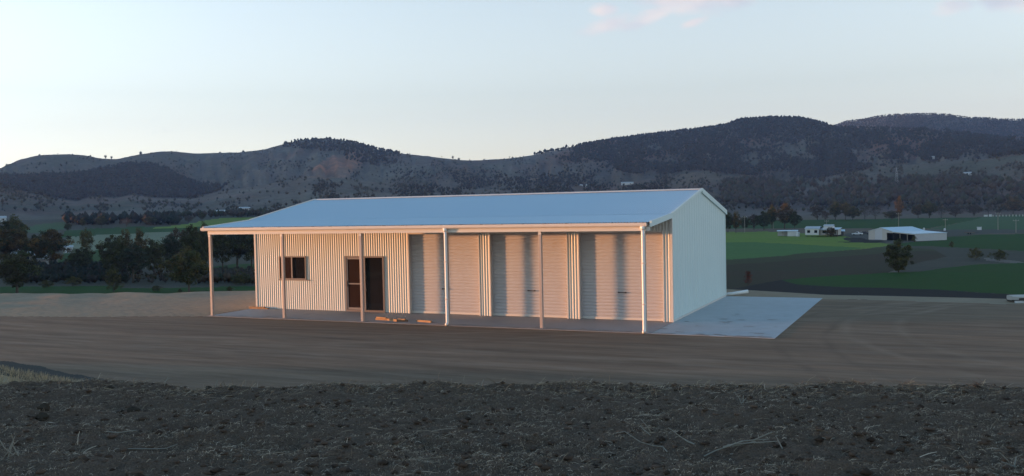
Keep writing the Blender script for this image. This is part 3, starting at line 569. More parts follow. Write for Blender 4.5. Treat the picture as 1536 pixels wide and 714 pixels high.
# window
a, b, c_, d_ = WIN
w = MB().box(a - 0.03, b + 0.03, WY - 0.045, WY + 0.05, d_ - 0.005, d_ + 0.045).box(a - 0.03, b + 0.03, WY - 0.045, WY + 0.05, c_ - 0.045, c_ + 0.005)
w.box(a - 0.03, a + 0.02, WY - 0.043, WY + 0.05, c_ + 0.005, d_ - 0.005).box(b - 0.02, b + 0.03, WY - 0.043, WY + 0.05, c_ + 0.005, d_ - 0.005)
win = w.build('window', M['alu'], shed)
mx_ = (a + b) / 2 - 0.04
MB().box(mx_ - 0.03, mx_ + 0.03, WY - 0.028, WY + 0.04, c_ + 0.006, d_ - 0.006).build('mullion', M['alu_l'], win)
MB().box(a + 0.021, mx_ - 0.031, WY + 0.008, WY + 0.016, c_ + 0.006, d_ - 0.006).build('pane', M['glass_b'], win)
MB().box(mx_ + 0.031, b - 0.021, WY + 0.020, WY + 0.028, c_ + 0.006, d_ - 0.006).build('pane', M['glass'], win)
MB().box(a - 0.06, b + 0.20, WY - 0.055, WY - 0.01, c_ - 0.085, c_ - 0.048).build('sill', M['alu_l'], win)
# sliding glass door
a, b, c_, d_ = SDR
w = MB().box(a - 0.04, b + 0.04, WY - 0.045, WY + 0.07, d_ - 0.005, d_ + 0.055).box(a - 0.04, b + 0.04, WY - 0.045, WY + 0.07, 0.006, 0.085)
w.box(a - 0.04, a + 0.03, WY - 0.043, WY + 0.07, 0.085, d_ - 0.005).box(b - 0.03, b + 0.04, WY - 0.043, WY + 0.07, 0.085, d_ - 0.005)
sdo = w.build('sliding_door', M['alu'], shed)
mid = (a + b) / 2 + 0.03
s = MB().box(a + 0.031, a + 0.085, WY - 0.03, WY + 0.01, 0.09, d_ - 0.01).box(mid - 0.055, mid, WY - 0.03, WY + 0.01, 0.09, d_ - 0.01)
s.box(a + 0.085, mid - 0.055, WY - 0.028, WY + 0.008, 1.10, 1.15).box(a + 0.085, mid - 0.055, WY - 0.028, WY + 0.008, 0.09, 0.17).box(a + 0.085, mid - 0.055, WY - 0.028, WY + 0.008, d_ - 0.07, d_ - 0.01)
s.build('door_panel', M['alu_l'], sdo)
MB().box(a + 0.086, mid - 0.056, WY - 0.012, WY - 0.004, 1.152, d_ - 0.072).build('pane', M['glass_b'], sdo)
MB().box(a + 0.086, mid - 0.056, WY - 0.012, WY - 0.004, 0.172, 1.098).build('pane', M['glass_b'], sdo)
MB().box(mid + 0.002, b - 0.031, WY + 0.030, WY + 0.038, 0.09, d_ - 0.008).build('pane', M['glass'], sdo)
MB().box(a + 0.036, a + 0.062, WY - 0.055, WY - 0.031, 1.0, 1.22).build('handle', M['dark'], sdo)
# roof sheets
XR0, XR1 = -0.22, 17.96
def roof_sheet(name, pts, rp=0.1):
    us = np.arange(XR0, XR1, rp / 8); pts = np.array(pts)
    P = np.zeros((len(us), len(pts), 3)); P[..., 0] = us[:, None]; P[..., 1] = pts[None, :, 0]; P[..., 2] = pts[None, :, 1] + (0.011 * np.sin(2 * math.pi * us / rp))[:, None]
    return mesh_np(name, P.reshape(-1, 3), grid_faces(len(us), len(pts)), M['roof'], shed, smooth=True)
roof_sheet('verandah_roof', [(-0.115, 3.505), (1.2, 3.61), (2.70, 3.722)])
roof_sheet('main_roof', [(2.63, 3.723), (4.9, 4.160), (7.24, 4.600)])
roof_sheet('rear_roof', [(7.24, 4.600), (9.6, 4.14), (11.98, 3.69)])
MB().prism([(7.06, 4.598), (7.24, 4.640), (7.42, 4.598), (7.42, 4.585), (7.24, 4.622), (7.06, 4.585)], 'x', XR0, XR1 + 0.02).build('ridge_cap', M['trim'], shed)
def barge(x0, x1, pts, top, drop, m):
    P = [(y, z + top) for y, z in pts] + [(y, z - drop) for y, z in reversed(pts)]
    return MB().prism(P, 'x', x0, x1).build('barge_board', m, shed)
for x0, x1, mm in ((XR1 - 0.02, XR1 + 0.045, M['gable']), (XR0 - 0.03, XR0 + 0.03, M['trim'])):
    barge(x0, x1, [(2.66, 3.735), (7.24, 4.60)], 0.045, 0.055, mm); barge(x0, x1, [(7.241, 4.60), (12.0, 3.69)], 0.045, 0.14, mm); barge(x0, x1, [(-0.10, 3.50), (2.659, 3.728)], 0.040, 0.14, mm)
# closing soffit line under the left roof end, rafters of the verandah
for i in range(6):
    x = i * 3.54; MB().prism([(0.0, 3.345), (WY - 0.03, 3.565), (WY - 0.03, 3.70), (0.0, 3.48)], 'x', x - 0.04, x + 0.04).build('rafter', M['post'], shed)
MB().box(-0.03, XR1 - 0.021, -0.055, -0.002, 3.225, 3.362).build('fascia_beam', M['trim'], shed, bevel=0.006)
G = [(-0.19, 3.488), (-0.20, 3.475), (-0.19, 3.400), (-0.165, 3.368), (-0.062, 3.368), (-0.062, 3.470), (-0.068, 3.470), (-0.068, 3.375), (-0.162, 3.375), (-0.184, 3.403), (-0.193, 3.475), (-0.183, 3.482)]
gut = MB().prism(G, 'x', -0.27, XR1 - 0.1).build('gutter', M['trim'], shed)
for i in range(23):
    x = 0.45 + i * 0.775; MB().box(x - 0.022, x + 0.022, -0.203, -0.060, 3.4885, 3.500).build('gutter_bracket', M['dark'], gut)
for x in (-0.268, XR1 - 0.112): MB().prism([(-0.199, 3.476), (-0.189, 3.401), (-0.165, 3.3685), (-0.063, 3.3685), (-0.063, 3.47)], 'x', x, x + 0.012).build('gutter_end_cap', M['trim'], gut)
# posts
for i in range(6):
    x = i * 3.54
    p = MB().box(x - 0.052, x + 0.052, -0.001, 0.103, 0.012, 3.40).build('post', M['post'], shed, bevel=0.008)
    MB().box(x - 0.09, x + 0.09, -0.035, 0.14, 0.002, 0.012).build('base_plate', M['post'], p)
    MB().box(x - 0.05, x + 0.05, -0.012, -0.0035, 3.13, 3.224).build('post_cleat', M['trim'], p)
for i in (3, 5):
    x = i * 3.54 + (0.05 if i == 3 else 0.02)
    q = MB().tube([(x, -0.125, 3.372), (x, -0.125, 3.25)], [0.085, 0.055], 12).tube([(x, -0.125, 3.25), (x, -0.115, 3.1), (x, -0.112, 0.16), (x, -0.13, 0.07), (x, -0.20, 0.03)], 0.052, 12).build('downpipe', M['pipe'], shed, smooth=True)
    for z in (0.9, 2.2): MB().box(x - 0.062, x + 0.062, -0.175, -0.05, z, z + 0.03).build('pipe_clip', M['trim'], q)
# floor slabs
tag(MB().box(-0.11, 17.935, -0.16, RY + 0.05, -0.25, 0.003).build('concrete_slab', M['slab']), kind='structure')
tag(MB().prism([(17.947, -0.16), (21.72, -0.16), (21.92, 11.92), (17.947, 11.86)], 'z', -0.25, 0.0).build('concrete_apron', M['apron']), kind='structure')

# soil walked and driven onto the slabs, thickest along their front edge
g9 = np.random.default_rng(90); sp = MB()
for k in range(230):
    x = g9.uniform(0.2, 21.5); y = -0.14 + abs(g9.normal(0, 0.22)) if x < 17.9 or g9.random() < 0.5 else g9.uniform(0.0, 5.5); rr = g9.uniform(0.02, 0.09) * (1.6 if y < 0.1 else 1.0); n = 9; z = 0.0065 + 0.00002 * k
    ph = g9.uniform(0, 6.28); a_ = [ph + 2 * math.pi * j / n for j in range(n)]; q = [rr * g9.uniform(0.5, 1.3) for _ in range(n)]
    sp.add([(x + 2.6 * q[j] * math.cos(a_[j]), max(-0.158, y + 0.8 * q[j] * math.sin(a_[j])), z) for j in range(n)] + [(x, max(y, -0.15), z + rr * 0.06)], [(j, (j + 1) % n, n) for j in range(n)])
tag(sp.build('spilled_soil', M['spill']), 'thin smears of brown soil carried onto the concrete slabs', 'soil', kind='stuff')
# offcuts of timber lying on the slab
def plank(x, y, z, l, w_, h, rz, label, m='timber', group='timber offcuts on the verandah slab'):
    o = MB().box(-l / 2, l / 2, -w_ / 2, w_ / 2, 0, h).build('timber_offcut', M[m], None, bevel=0.004, loc=(x, y, z)); o.rotation_euler = (0, 0, rz)
    return tag(o, label, 'timber', group)
plank(0.27, 2.50, 0.001, 0.95, 0.09, 0.045, 0.02, 'pale board lying under another against the left corner of the shed wall')
plank(0.16, 2.51, 0.047, 0.80, 0.09, 0.045, 0.05, 'pale board on top of another at the left corner of the shed wall')
plank(7.62, 0.55, 0.001, 0.62, 0.10, 0.075, -0.10, 'leftmost sawn block of the small timber pile by the third post')
plank(7.60, 0.50, 0.078, 0.50, 0.09, 0.045, -0.25, 'thin board lying on the leftmost block of the timber pile by the third post')
plank(8.15, 0.40, 0.001, 0.50, 0.10, 0.085, -0.30, 'middle sawn block of the small timber pile by the third post')
plank(8.58, 0.36, 0.001, 0.38, 0.11, 0.06, 0.25, 'dark weathered block at the right end of the timber pile', 'timber_d')
plank(8.55, 0.37, 0.063, 0.30, 0.09, 0.045, -0.1, 'short pale offcut lying on the dark weathered block', 'timber')
plank(9.42, 0.45, 0.001, 0.70, 0.09, 0.07, -0.22, 'single board lying alone on the slab beside the fourth post')
# white stormwater pipe at the back corner
tag(MB().tube([(17.75, 12.25, 0.02), (18.1, 12.28, 0.06), (18.75, 12.6, 0.16)], 0.075, 10).build('drain_pipe', M['pipe'], smooth=True), 'white plastic drain pipe poking out past the back corner of the shed', 'pipe')

# ------------------------------------------------------------------ individual trees of the valley
def limb(mb, p, d, l, r, depth, tips, up=0.25):
    pts, rad = [p], [r]
    for k in range(3):
        d = (d + Vector((random.uniform(-.28, .28), random.uniform(-.28, .28), up * 0.5))).normalized(); p = p + d * (l / 3); pts.append(p); rad.append(r * (1 - 0.2 * (k + 1)))
    mb.tube(pts, rad, 5 if r > 0.02 else 3, caps=False)
    if depth == 0: tips.append(p); return
    for _ in range(random.choice((2, 3))):
        a = random.uniform(0, 6.28); limb(mb, pts[random.choice((2, 3))], (d * 0.9 + Vector((math.cos(a), math.sin(a), random.uniform(-.1, .5))) * 0.8).normalized(), l * random.uniform(.55, .8), r * 0.5, depth - 1, tips, up)
    tips.append(p)
def make_tree(name, cols, shape='round', width=0.7, bare=0.0, n_leaf=2600, seed=1, trunk=0.22):
    """unit-height tree: (trunk mesh, crown mesh)"""
    random.seed(seed); g = np.random.default_rng(seed)
    tb_ = MB(); tips = []
    tb_.tube([(0, 0, -0.03), (0.004, 0, 0.02), (random.uniform(-.012, .012), 0.005, trunk), (random.uniform(-.02, .02), random.uniform(-.02, .02), trunk + 0.18)], [0.034, 0.024, 0.018, 0.012], 7)
    for k in range(7 if not bare else 10):
        a = k * 2.4 + random.uniform(-.4, .4); z = trunk * 0.8 + (0.62 - trunk) * k / 9
        limb(tb_, Vector((0, 0, z)), Vector((math.cos(a) * width, math.sin(a) * width, random.uniform(.5, 1.1))).normalized(), random.uniform(.2, .3), 0.010, 2 if not bare else 3, tips)
    me_t = bpy.data.meshes.new('trunk'); me_t.from_pydata(tb_.v, [], tb_.f); me_t.materials.append(M['bark'])
    for p_ in me_t.polygons: p_.use_smooth = True
    # leaf clumps: on limb tips and through an uneven envelope
    nc = 90; C_ = []
    base = trunk * 0.75 if shape != 'bush' else 0.06
    while len(C_) < nc:
        u = g.normal(size=3); u /= np.linalg.norm(u); rr = g.random() ** 0.4
        z = u[2] * rr
        q = np.array([u[0] * rr * width * 0.5, u[1] * rr * width * 0.5, base + (1 - base) * (0.5 + 0.5 * z)])
        t = (q[2] - base) / (1 - base)
        lim = {'round': math.sqrt(max(0, 1 - (2 * t - 1) ** 2)) ** 0.7, 'tall': 0.45 + 0.75 * math.sin(math.pi * min(1, t * 1.02)) * (1 - 0.3 * t), 'cone': 1.15 * (1 - t) ** 0.8 + 0.08, 'bush': (1 - t * t) ** 0.5, 'spread': 0.35 + 0.9 * t * (1.35 - t)}[shape]
        q[:2] *= lim * (0.75 + 0.5 * g.random()) + 0.03
        C_.append(q)
    for t_ in tips[:: max(1, len(tips) // 26)]:
        if t_.z > base and t_.z < 0.93 and math.hypot(t_.x, t_.y) < width * 0.50: C_.append(np.array(t_))
    C_ = np.array(C_); sizes = (0.055 + 0.06 * g.random(len(C_))) * (0.6 + 0.55 * width)
    ctone = np.array(cols)[g.integers(0, len(cols), len(C_))] * (0.72 + 0.6 * g.random((len(C_), 1)))
    n = int(n_leaf * 1.7 * (1 - bare)); ci = g.integers(0, len(C_), n)
    d = g.normal(size=(n, 3)); d /= np.linalg.norm(d, axis=1)[:, None]; rad = g.random(n) ** 0.5
    c = C_[ci] + d * (sizes[ci] * rad)[:, None] * np.array([1, 1, 0.8]); c[:, 2] = np.clip(c[:, 2], 0.02, 1.03)
    nrm = d * 0.7 + g.normal(size=(n, 3)) * 0.6; nrm /= np.linalg.norm(nrm, axis=1)[:, None]
    t1 = np.cross(nrm, g.normal(size=(n, 3))); t1 /= np.linalg.norm(t1, axis=1)[:, None]; t2 = np.cross(nrm, t1)
    sz = (0.010 + 0.014 * g.random(n))[:, None] * (0.75 + 0.4 * width)
    V = np.stack([c - t1 * sz, c - t2 * sz * 0.6, c + t1 * sz, c + t2 * sz * 0.6], 1).reshape(-1, 3)
    col = np.repeat(ctone[ci] * (0.75 + 0.5 * g.random((n, 1))), 4, 0)
    o = mesh_np('crown', V, np.arange(4 * n).reshape(-1, 4), M['leaf'], color=col, link=False)
    return me_t, o.data
DK = [(0.060, 0.070, 0.030), (0.078, 0.080, 0.034), (0.066, 0.062, 0.034)]; OL = [(0.105, 0.094, 0.034), (0.125, 0.098, 0.036), (0.076, 0.076, 0.032)]
AU = [(0.115, 0.073, 0.027), (0.09, 0.065, 0.027), (0.060, 0.057, 0.027), (0.145, 0.086, 0.029)]; BR = [(0.095, 0.066, 0.048), (0.080, 0.056, 0.042), (0.068, 0.056, 0.036)]; RD = [(0.15, 0.035, 0.025), (0.10, 0.03, 0.025)]
GR = [(0.035, 0.05, 0.03), (0.05, 0.055, 0.038)]
KIND = dict(dark=make_tree('dark', DK, 'round', 0.85, 0, 6500, 11), dark2=make_tree('dark', DK, 'spread', 0.75, 0, 6500, 12), tall=make_tree('tall', GR, 'tall', 0.55, 0, 3200, 13, 0.3), airy=make_tree('airy', OL, 'spread', 0.55, 0.45, 3000, 14, 0.35),
            autumn=make_tree('autumn', AU + DK[:1], 'round', 0.95, 0, 6500, 15, 0.15), autumn2=make_tree('autumn', AU, 'tall', 0.6, 0.1, 3000, 16), olive=make_tree('olive', OL + DK[:1], 'tall', 0.75, 0, 6500, 17, 0.2), brown=make_tree('brown', BR, 'round', 0.85, 0.25, 3200, 18),
            bare=make_tree('bare', BR, 'round', 0.8, 0.8, 2600, 19), cone=make_tree('cone', OL + DK, 'cone', 0.6, 0, 3200, 20, 0.06), bush=make_tree('bush', DK + OL[:1], 'bush', 1.3, 0, 2600, 21, 0.05), bushy=make_tree('bush', OL, 'bush', 1.2, 0, 2600, 22, 0.05), red=make_tree('red', RD, 'bush', 0.6, 0.35, 1600, 23, 0.1), oval=make_tree('oval', DK + OL[:1], 'tall', 0.80, 0, 8000, 24, 0.05))
NATW = dict(dark=0.85, dark2=0.9, tall=0.55, airy=0.6, autumn=0.95, autumn2=0.6, olive=0.7, brown=0.85, bare=0.8, cone=0.6, bush=1.3, bushy=1.2, red=0.6, oval=0.8)
def tree(kind, px, ptop, pbase, wpx, label, group, name=None, cat='tree'):
    P, r, az = place(px, pbase); dpt = (P - CAM) @ _f; m = dpt / F_PX; h = max(0.6, (pbase - ptop) * m); w = wpx * m
    t = empty(name or ('shrub' if kind in ('bush', 'bushy', 'red') else 'tree'), (P[0], P[1], P[2] - 0.05), random.uniform(0, 6.28)); k = w / (h * NATW[kind]); t.scale = (h * k, h * k, h)
    for nm, me in zip(('trunk', 'crown'), KIND[kind]):
        o = bpy.data.objects.new(nm, me); COL.objects.link(o); o.parent = t
    return tag(t, label, cat, group)
GL = 'trees along the creek left of the shed'
TREES_L = [
 ('dark2', 26, 378, 441, 84, 'big dark leafy tree at the left edge, in front of the white farmhouse'),
 ('autumn', 16, 344, 398, 66, 'orange-tinged round tree behind the white farmhouse at the left edge'),
 ('olive', 21, 323, 388, 40, 'tallest olive tree at the far left, rising above the orange one'),
 ('autumn', 78, 344, 399, 58, 'broad rounded tree with an orange crown beside the white shed wall'),
 ('dark', 55, 352, 398, 30, 'small dark tree squeezed between the two orange-crowned trees'),
 ('airy', 131, 343, 402, 25, 'slender open tree with a see-through crown against the pale field'),
 ('dark', 122, 372, 406, 40, 'low dark tree at the foot of the slender open tree'),
 ('dark', 172, 354, 418, 50, 'dark round tree just right of the gap with the pale field'),
 ('autumn2', 190, 344, 412, 22, 'left of two brown-topped trees above the dark creek trees'),
 ('autumn2', 212, 342, 412, 24, 'right of two brown-topped trees above the dark creek trees'),
 ('tall', 200, 366, 424, 44, 'dark tall tree standing under the two brown-topped trees'),
 ('dark', 232, 360, 416, 42, 'dark tree in the creek row behind the brown bank'),
 ('tall', 256, 352, 412, 34, 'tall thin dark tree with pale trunk in the creek row'),
 ('brown', 266, 342, 404, 34, 'brownish bare-looking tree rising behind the creek row'),
 ('dark', 290, 338, 408, 40, 'dark tree reaching up to the left tip of the verandah roof'),
 ('dark2', 308, 334, 412, 34, 'dark tree directly behind the end of the verandah gutter'),
 ('dark', 334, 344, 404, 46, 'dark tree seen under the verandah next to the first post'),
 ('tall', 356, 340, 402, 40, 'dark tall tree in the middle of the verandah opening'),
 ('dark', 378, 342, 402, 44, 'dark tree beside the left corner of the shed wall'),
 ('olive', 284, 371, 439, 54, 'large lone olive tree standing left of the first verandah post'),
 ('cone', 171, 397, 439, 24, 'small pointed tree on the green strip left of the lone olive tree'),
]
for k_, x, a_, b_, w_, lb in TREES_L: tree(k_, x, a_, b_, w_, lb, GL)
GB = 'shrubs on the low ground below the pad'
for k_, x, a_, b_, w_, lb in [('bushy', 109, 414, 430, 30, 'olive rounded shrub on the low ground behind the small pointed tree'), ('bush', 235, 428, 438, 18, 'dark low shrub between the pointed tree and the lone olive tree'), ('bush', 270, 432, 440, 8, 'tiny dark shrub beside the lone olive tree'),
    ('bush', 345, 429, 438, 14, 'small dark shrub seen under the verandah on the green strip'), ('bushy', 70, 420, 433, 24, 'olive shrub right of the big dark tree at the left edge'), ('bush', 362, 408, 428, 36, 'dark shrub below the verandah trees beside the shed corner'),
    ('red', 1122, 404, 428, 14, 'small reddish shrub on the ploughed field by the shed end'), ('bushy', 1464, 370, 390, 26, 'olive shrub on the rough bank right of the lone round tree'), ('bush', 1499, 374, 392, 30, 'dark spreading shrub on the rough bank near the right edge'),
    ('bushy', 1371, 352, 364, 9, 'small shrub by the right corner of the big farm shed'), ('bushy', 1427, 361, 372, 9, 'small olive shrub on the field edge beyond the farm shed')]:
    tree(k_, x, a_, b_, w_, lb, GB, cat='shrub')
tree('oval', 1348, 359, 409, 40, 'lone dense round tree in front of the open farm shed', None)
tree('autumn', 1246, 341, 355.5, 17, 'small round tree against the white farmhouse', None)
GR_ = 'trees beyond the fields on the right'
random.seed(77)
TREES_R = [
 ('dark', 1092, 318, 349, 18, 'dark tree partly hidden by the gable end of the shed'), ('autumn2', 1104, 317, 349, 15, 'yellowish tree just right of the shed gable'), ('dark', 1117, 324, 346, 16, 'short dark tree behind the leftmost power pole'),
 ('brown', 1131, 321, 345, 20, 'dull brown tree right of the leftmost power pole'), ('dark', 1146, 317, 345, 24, 'dark tree left of the tall power pole'), ('olive', 1158, 307, 343, 14, 'narrow olive tree behind the tall power pole'),
 ('autumn2', 1177, 305, 343, 28, 'tallest brownish-green tree in the clump before the small shed'), ('dark', 1192, 317, 343, 18, 'dark tree at the right end of the clump before the small shed'),
 ('brown', 1226, 307, 330, 24, 'round brown tree at the near edge of the far green field'), ('brown', 1238, 316, 331, 12, 'small reddish-brown tree beside the round brown tree'), ('olive', 1253, 302, 330, 18, 'tall olive tree on the near edge of the far green field'),
 ('airy', 1268, 303, 330, 16, 'thin yellowish tree on the edge of the far green field'), ('olive', 1279, 309, 330, 24, 'wide olive tree left of the bare brown trees'), ('bare', 1297, 305, 329, 22, 'leafless brown tree right of the wide olive tree'),
 ('bare', 1313, 307, 329, 22, 'leafless brown tree in the middle of the tree row'), ('dark', 1338, 316, 330, 26, 'low dark tree under the tall orange tree'), ('autumn2', 1349, 294, 330, 12, 'tall narrow orange tree rising behind the farm shed pole'),
 ('autumn2', 1377, 306, 327, 18, 'orange-yellow tree right of the farm shed pole'), ('olive', 1394, 302, 327, 22, 'tall yellow-green tree behind the far green field'), ('bare', 1412, 307, 327, 18, 'bare grey tree behind the far green field'),
 ('brown', 1433, 309, 326, 24, 'grey-brown tree near the end of the far green field'), ('brown', 1461, 307, 324, 24, 'rounded rust-brown tree left of the white posts'), ('bare', 1483, 303, 322, 18, 'bare brown tree behind the white posts'),
 ('autumn2', 1520, 294, 321, 24, 'tall dark-gold tree behind the white posts near the right edge'), ('brown', 1498, 315, 321.5, 8, 'tiny rusty tree above the white posts'),
 ('dark', 1151, 287, 312, 15, 'dark tall tree standing alone on the brown rise'), ('brown', 1116, 296, 313, 18, 'brownish tree on the brown rise near the shed gable'), ('dark', 1190, 289, 309, 14, 'dark tree on the right end of the brown rise'),
]
for k_, x, a_, b_, w_, lb in TREES_R: tree(k_, x, a_, b_, w_, lb, GR_)
GF_ = 'trees in the far row left of the shed'
for k_, x, a_, b_, w_, lb in [('dark', 102, 335, 347, 11, 'leftmost small dark tree of the far row across the fields'), ('dark', 124, 327, 341, 9, 'round dark tree standing above the far row'), ('dark', 152, 324, 341, 18, 'largest dark tree of the far row across the fields'),
    ('bare', 190, 326, 340, 22, 'greyish tree in the middle of the far row'), ('dark', 225, 325, 338, 24, 'broad dark tree at the right part of the far row'), ('brown', 283, 323, 334, 14, 'brownish tree right of the far row beside the bright slope'), ('dark', 303, 318, 331, 10, 'small dark tree on the far slope near the verandah roof')]:
    tree(k_, x, a_, b_, w_, lb, GF_)
# lone trees on the bare part of the skyline
def ridge_tree(kind, px, hpx, label):
    az, _ = heading([px], [230.0]); az = az[0]; i = int(np.argmin(abs(az_h - az))); r = rB[i] - 10; x, y = polar(az, r); h = hpx * r / F_PX; w = h * 0.8
    t = empty('tree', (float(x), float(y), zB[i] - 3.0), random.uniform(0, 6)); t.scale = (h, h, h)
    for nm, me in zip(('trunk', 'crown'), KIND[kind]):
        o = bpy.data.objects.new(nm, me); COL.objects.link(o); o.parent = t
    tag(t, label, 'tree', 'lone trees on the bare skyline')
for k_, x, h_, lb in [('dark2', 59, 4, 'small tree on the left knob of the bare skyline'), ('airy', 158, 7, 'thin tree at the left of the skyline saddle pair'), ('airy', 167, 6, 'thin tree at the right of the skyline saddle pair'), ('dark2', 211, 6, 'small dark tree on the shoulder left of the second rounded summit'), ('dark', 330, 4, 'tiny tree on the flat part of the left skyline'), ('dark', 365, 5, 'dark small tree on the flat skyline before the wooded knoll'),
    ('airy', 679, 7, 'thin tree on the slope down to the lowest saddle'), ('dark', 688, 5, 'small tree right beside the thin tree above the lowest saddle'), ('dark', 726, 4, 'tiny dark tree in the lowest saddle of the skyline')]:
    ridge_tree(k_, x, h_, lb)

# ------------------------------------------------------------------ farm buildings in the valley
def root_at(name, px, py, label, cat, group=None, turn=0.0, hill=False):
    if hill:
        x, y, z, r, ok = hill_hit(np.array([float(px)]), np.array([float(py)])); P = np.array([x[0], y[0], z[0]])
    else: P, r, _ = place(px, py)
    e = empty(name, (float(P[0]), float(P[1]), float(P[2])), YAW + math.radians(turn) - float(heading([px], [py])[0][0])); tag(e, label, cat, group); return e, float((P - CAM) @ _f) / F_PX
def gable_roof(x0, x1, y0, y1, z, rise, along='x', over=0.25, t=0.06):
    mb = MB(); 
    if along == 'x':
        c = (y0 + y1) / 2; mb.prism([(y0 - over, z), (c, z + rise), (y1 + over, z), (y1 + over, z + t), (c, z + rise + t), (y0 - over, z + t)], 'x', x0 - over, x1 + over)
    else:
        c = (x0 + x1) / 2; mb.prism([(x0 - over, z), (c, z + rise), (x1 + over, z), (x1 + over, z + t), (c, z + rise + t), (x0 - over, z + t)], 'y', y0 - over, y1 + over)
    return mb
# big steel farm shed: gabled bay plus open skillion bay
fs, m = root_at('steel_barn', 1372, 362, 'large zinc-roofed farm shed with an open front bay across the valley', 'farm shed', None, -45)
MB().prism([(-24, -0.3), (-11.02, -0.3), (-11.02, 3.4), (-17.5, 4.9), (-24, 3.4)], 'y', 15.8, 16.0).build('rear_wall', M['zinc'], fs)
MB().prism([(-24, -0.3), (-20.5, -0.3), (-20.5, 4.2), (-24, 3.4)], 'y', 0, 0.15).build('front_wall', M['offwhite'], fs)
MB().prism([(-20.49, 0.1), (-16.6, 0.1), (-16.6, 4.65), (-17.5, 4.88), (-20.49, 4.19)], 'y', 0.05, 0.17).build('sliding_door', M['zinc'], fs)
MB().prism([(-16.59, -0.3), (-14.2, -0.3), (-14.2, 4.1), (-16.59, 4.66)], 'y', 0, 0.15).build('front_wall', M['offwhite'], fs)
MB().prism([(-14.19, 2.9), (-11.02, 2.9), (-11.02, 3.38), (-14.19, 4.1)], 'y', 0, 0.15).build('front_wall', M['offwhite'], fs)
MB().box(-24.0, -23.85, 0.16, 15.79, -0.3, 3.4).build('side_wall', M['offwhite'], fs)
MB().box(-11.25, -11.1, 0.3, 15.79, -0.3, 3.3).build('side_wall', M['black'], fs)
gable_roof(-24, -11.0, 0, 16, 3.42, 1.5, 'y', 0.12).build('roof', M['roof'], fs)
MB().prism([(-11.0, 3.36), (0.25, 2.72), (0.25, 2.80), (-11.0, 3.44)], 'y', -0.3, 16.2).build('skillion_roof', M['roof'], fs)
MB().prism([(-11.0, 3.0), (0.0, 2.36), (0.0, 2.70), (-11.0, 3.34)], 'y', -0.02, 0.12).build('header_beam', M['offwhite'], fs)
MB().box(-0.15, 0.0, 0.15, 16, -0.3, 2.68).build('side_wall', M['zinc'], fs)
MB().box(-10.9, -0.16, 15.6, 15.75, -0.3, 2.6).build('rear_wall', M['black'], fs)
for x in (-7.4, -3.7): MB().box(x - 0.1, x + 0.1, 0.0, 0.2, -0.3, 2.6).build('post', M['pole'], fs)
# small machinery shed with tank
sh, m = root_at('machinery_shed', 1181, 354.5, 'small pale blue shed with a dark open end left of the farmhouse', 'shed')
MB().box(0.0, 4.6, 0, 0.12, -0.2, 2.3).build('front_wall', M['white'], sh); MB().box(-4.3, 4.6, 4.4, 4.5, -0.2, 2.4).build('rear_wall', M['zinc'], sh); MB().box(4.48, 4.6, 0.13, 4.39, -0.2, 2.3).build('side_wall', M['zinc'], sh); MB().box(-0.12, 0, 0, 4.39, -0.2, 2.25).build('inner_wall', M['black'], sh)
MB().prism([(-0.3, 2.32), (4.8, 2.62), (4.8, 2.70), (-0.3, 2.40)], 'x', -4.6, 4.8).build('roof', M['roof'], sh)
for x in (-4.2, -2.1): MB().box(x - 0.08, x + 0.08, 0.0, 0.16, -0.2, 2.3).build('post', M['pole'], sh)
tk, m = root_at('water_tank', 1197, 354.5, 'small white round water tank at the right end of the pale blue shed', 'water tank')
MB().tube([(0, 0, -0.1), (0, 0, 1.7), (0, 0, 1.95)], [0.85, 0.85, 0.25], 14).build('tank_shell', M['white'], tk, smooth=False)
# farmhouse
fh, m = root_at('farmhouse', 1236, 355, 'white weatherboard farmhouse on stumps beside a small round tree', 'house', None, -12)
MB().box(-8.2, -2.2, 0, 7, 0.8, 3.5).build('wall', M['white'], fh); MB().box(-2.19, 5.8, 1.2, 8, 0.7, 3.3).build('wall', M['offwhite'], fh); MB().box(-0.6, 3.4, 2.2, 6, 3.31, 4.6).build('upper_wall', M['white'], fh)
gable_roof(-8.2, -2.2, 0, 7, 3.5, 1.0, 'x', 0.3).build('roof', M['zinc'], fh); MB().prism([(0.3, 3.0), (8.3, 3.75), (8.3, 3.83), (0.3, 3.08)], 'x', -2.15, 6.1).build('roof', M['roof'], fh); gable_roof(-0.6, 3.4, 2.2, 6, 4.6, 0.7, 'x', 0.2).build('roof', M['zinc'], fh)
for x in (-7.3, -4.2): MB().box(x, x + 1.3, -0.04, 0.02, 1.7, 2.9).build('window', M['glass'], fh)
for x in (-0.9, 2.0): MB().box(x, x + 1.5, 1.15, 1.19, 1.5, 2.7).build('window', M['glass'], fh)
for x in (-2.0, 0.6, 3.2, 5.7): MB().box(x - 0.07, x + 0.07, 0.5, 0.64, -0.2, 3.05).build('verandah_post', M['rust'], fh)
MB().box(-2.15, 5.8, 0.45, 1.14, 0.55, 0.69).build('verandah_floor', M['timber_d'], fh)
for x in (-7.8, -5.2, -2.7, 1.5, 5.3): MB().box(x - 0.12, x + 0.12, 0.3, 0.55, -0.3, 0.54).build('stump', M['dark'], fh)
ls, m = root_at('lean_to', 1257, 354, 'dark low lean-to shed right of the farmhouse and its tree', 'shed')
MB().box(-2.4, 2.6, 0.6, 4, -0.2, 2.2).build('wall', M['carbody_d'], ls); MB().prism([(0.2, 2.0), (4.3, 2.7), (4.3, 2.78), (0.2, 2.08)], 'x', -2.8, 3.0).build('roof', M['roof'], ls)
for x in (-2.3, 2.5): MB().box(x - 0.08, x + 0.08, 0.25, 0.41, -0.2, 2.0).build('post', M['pole'], ls)
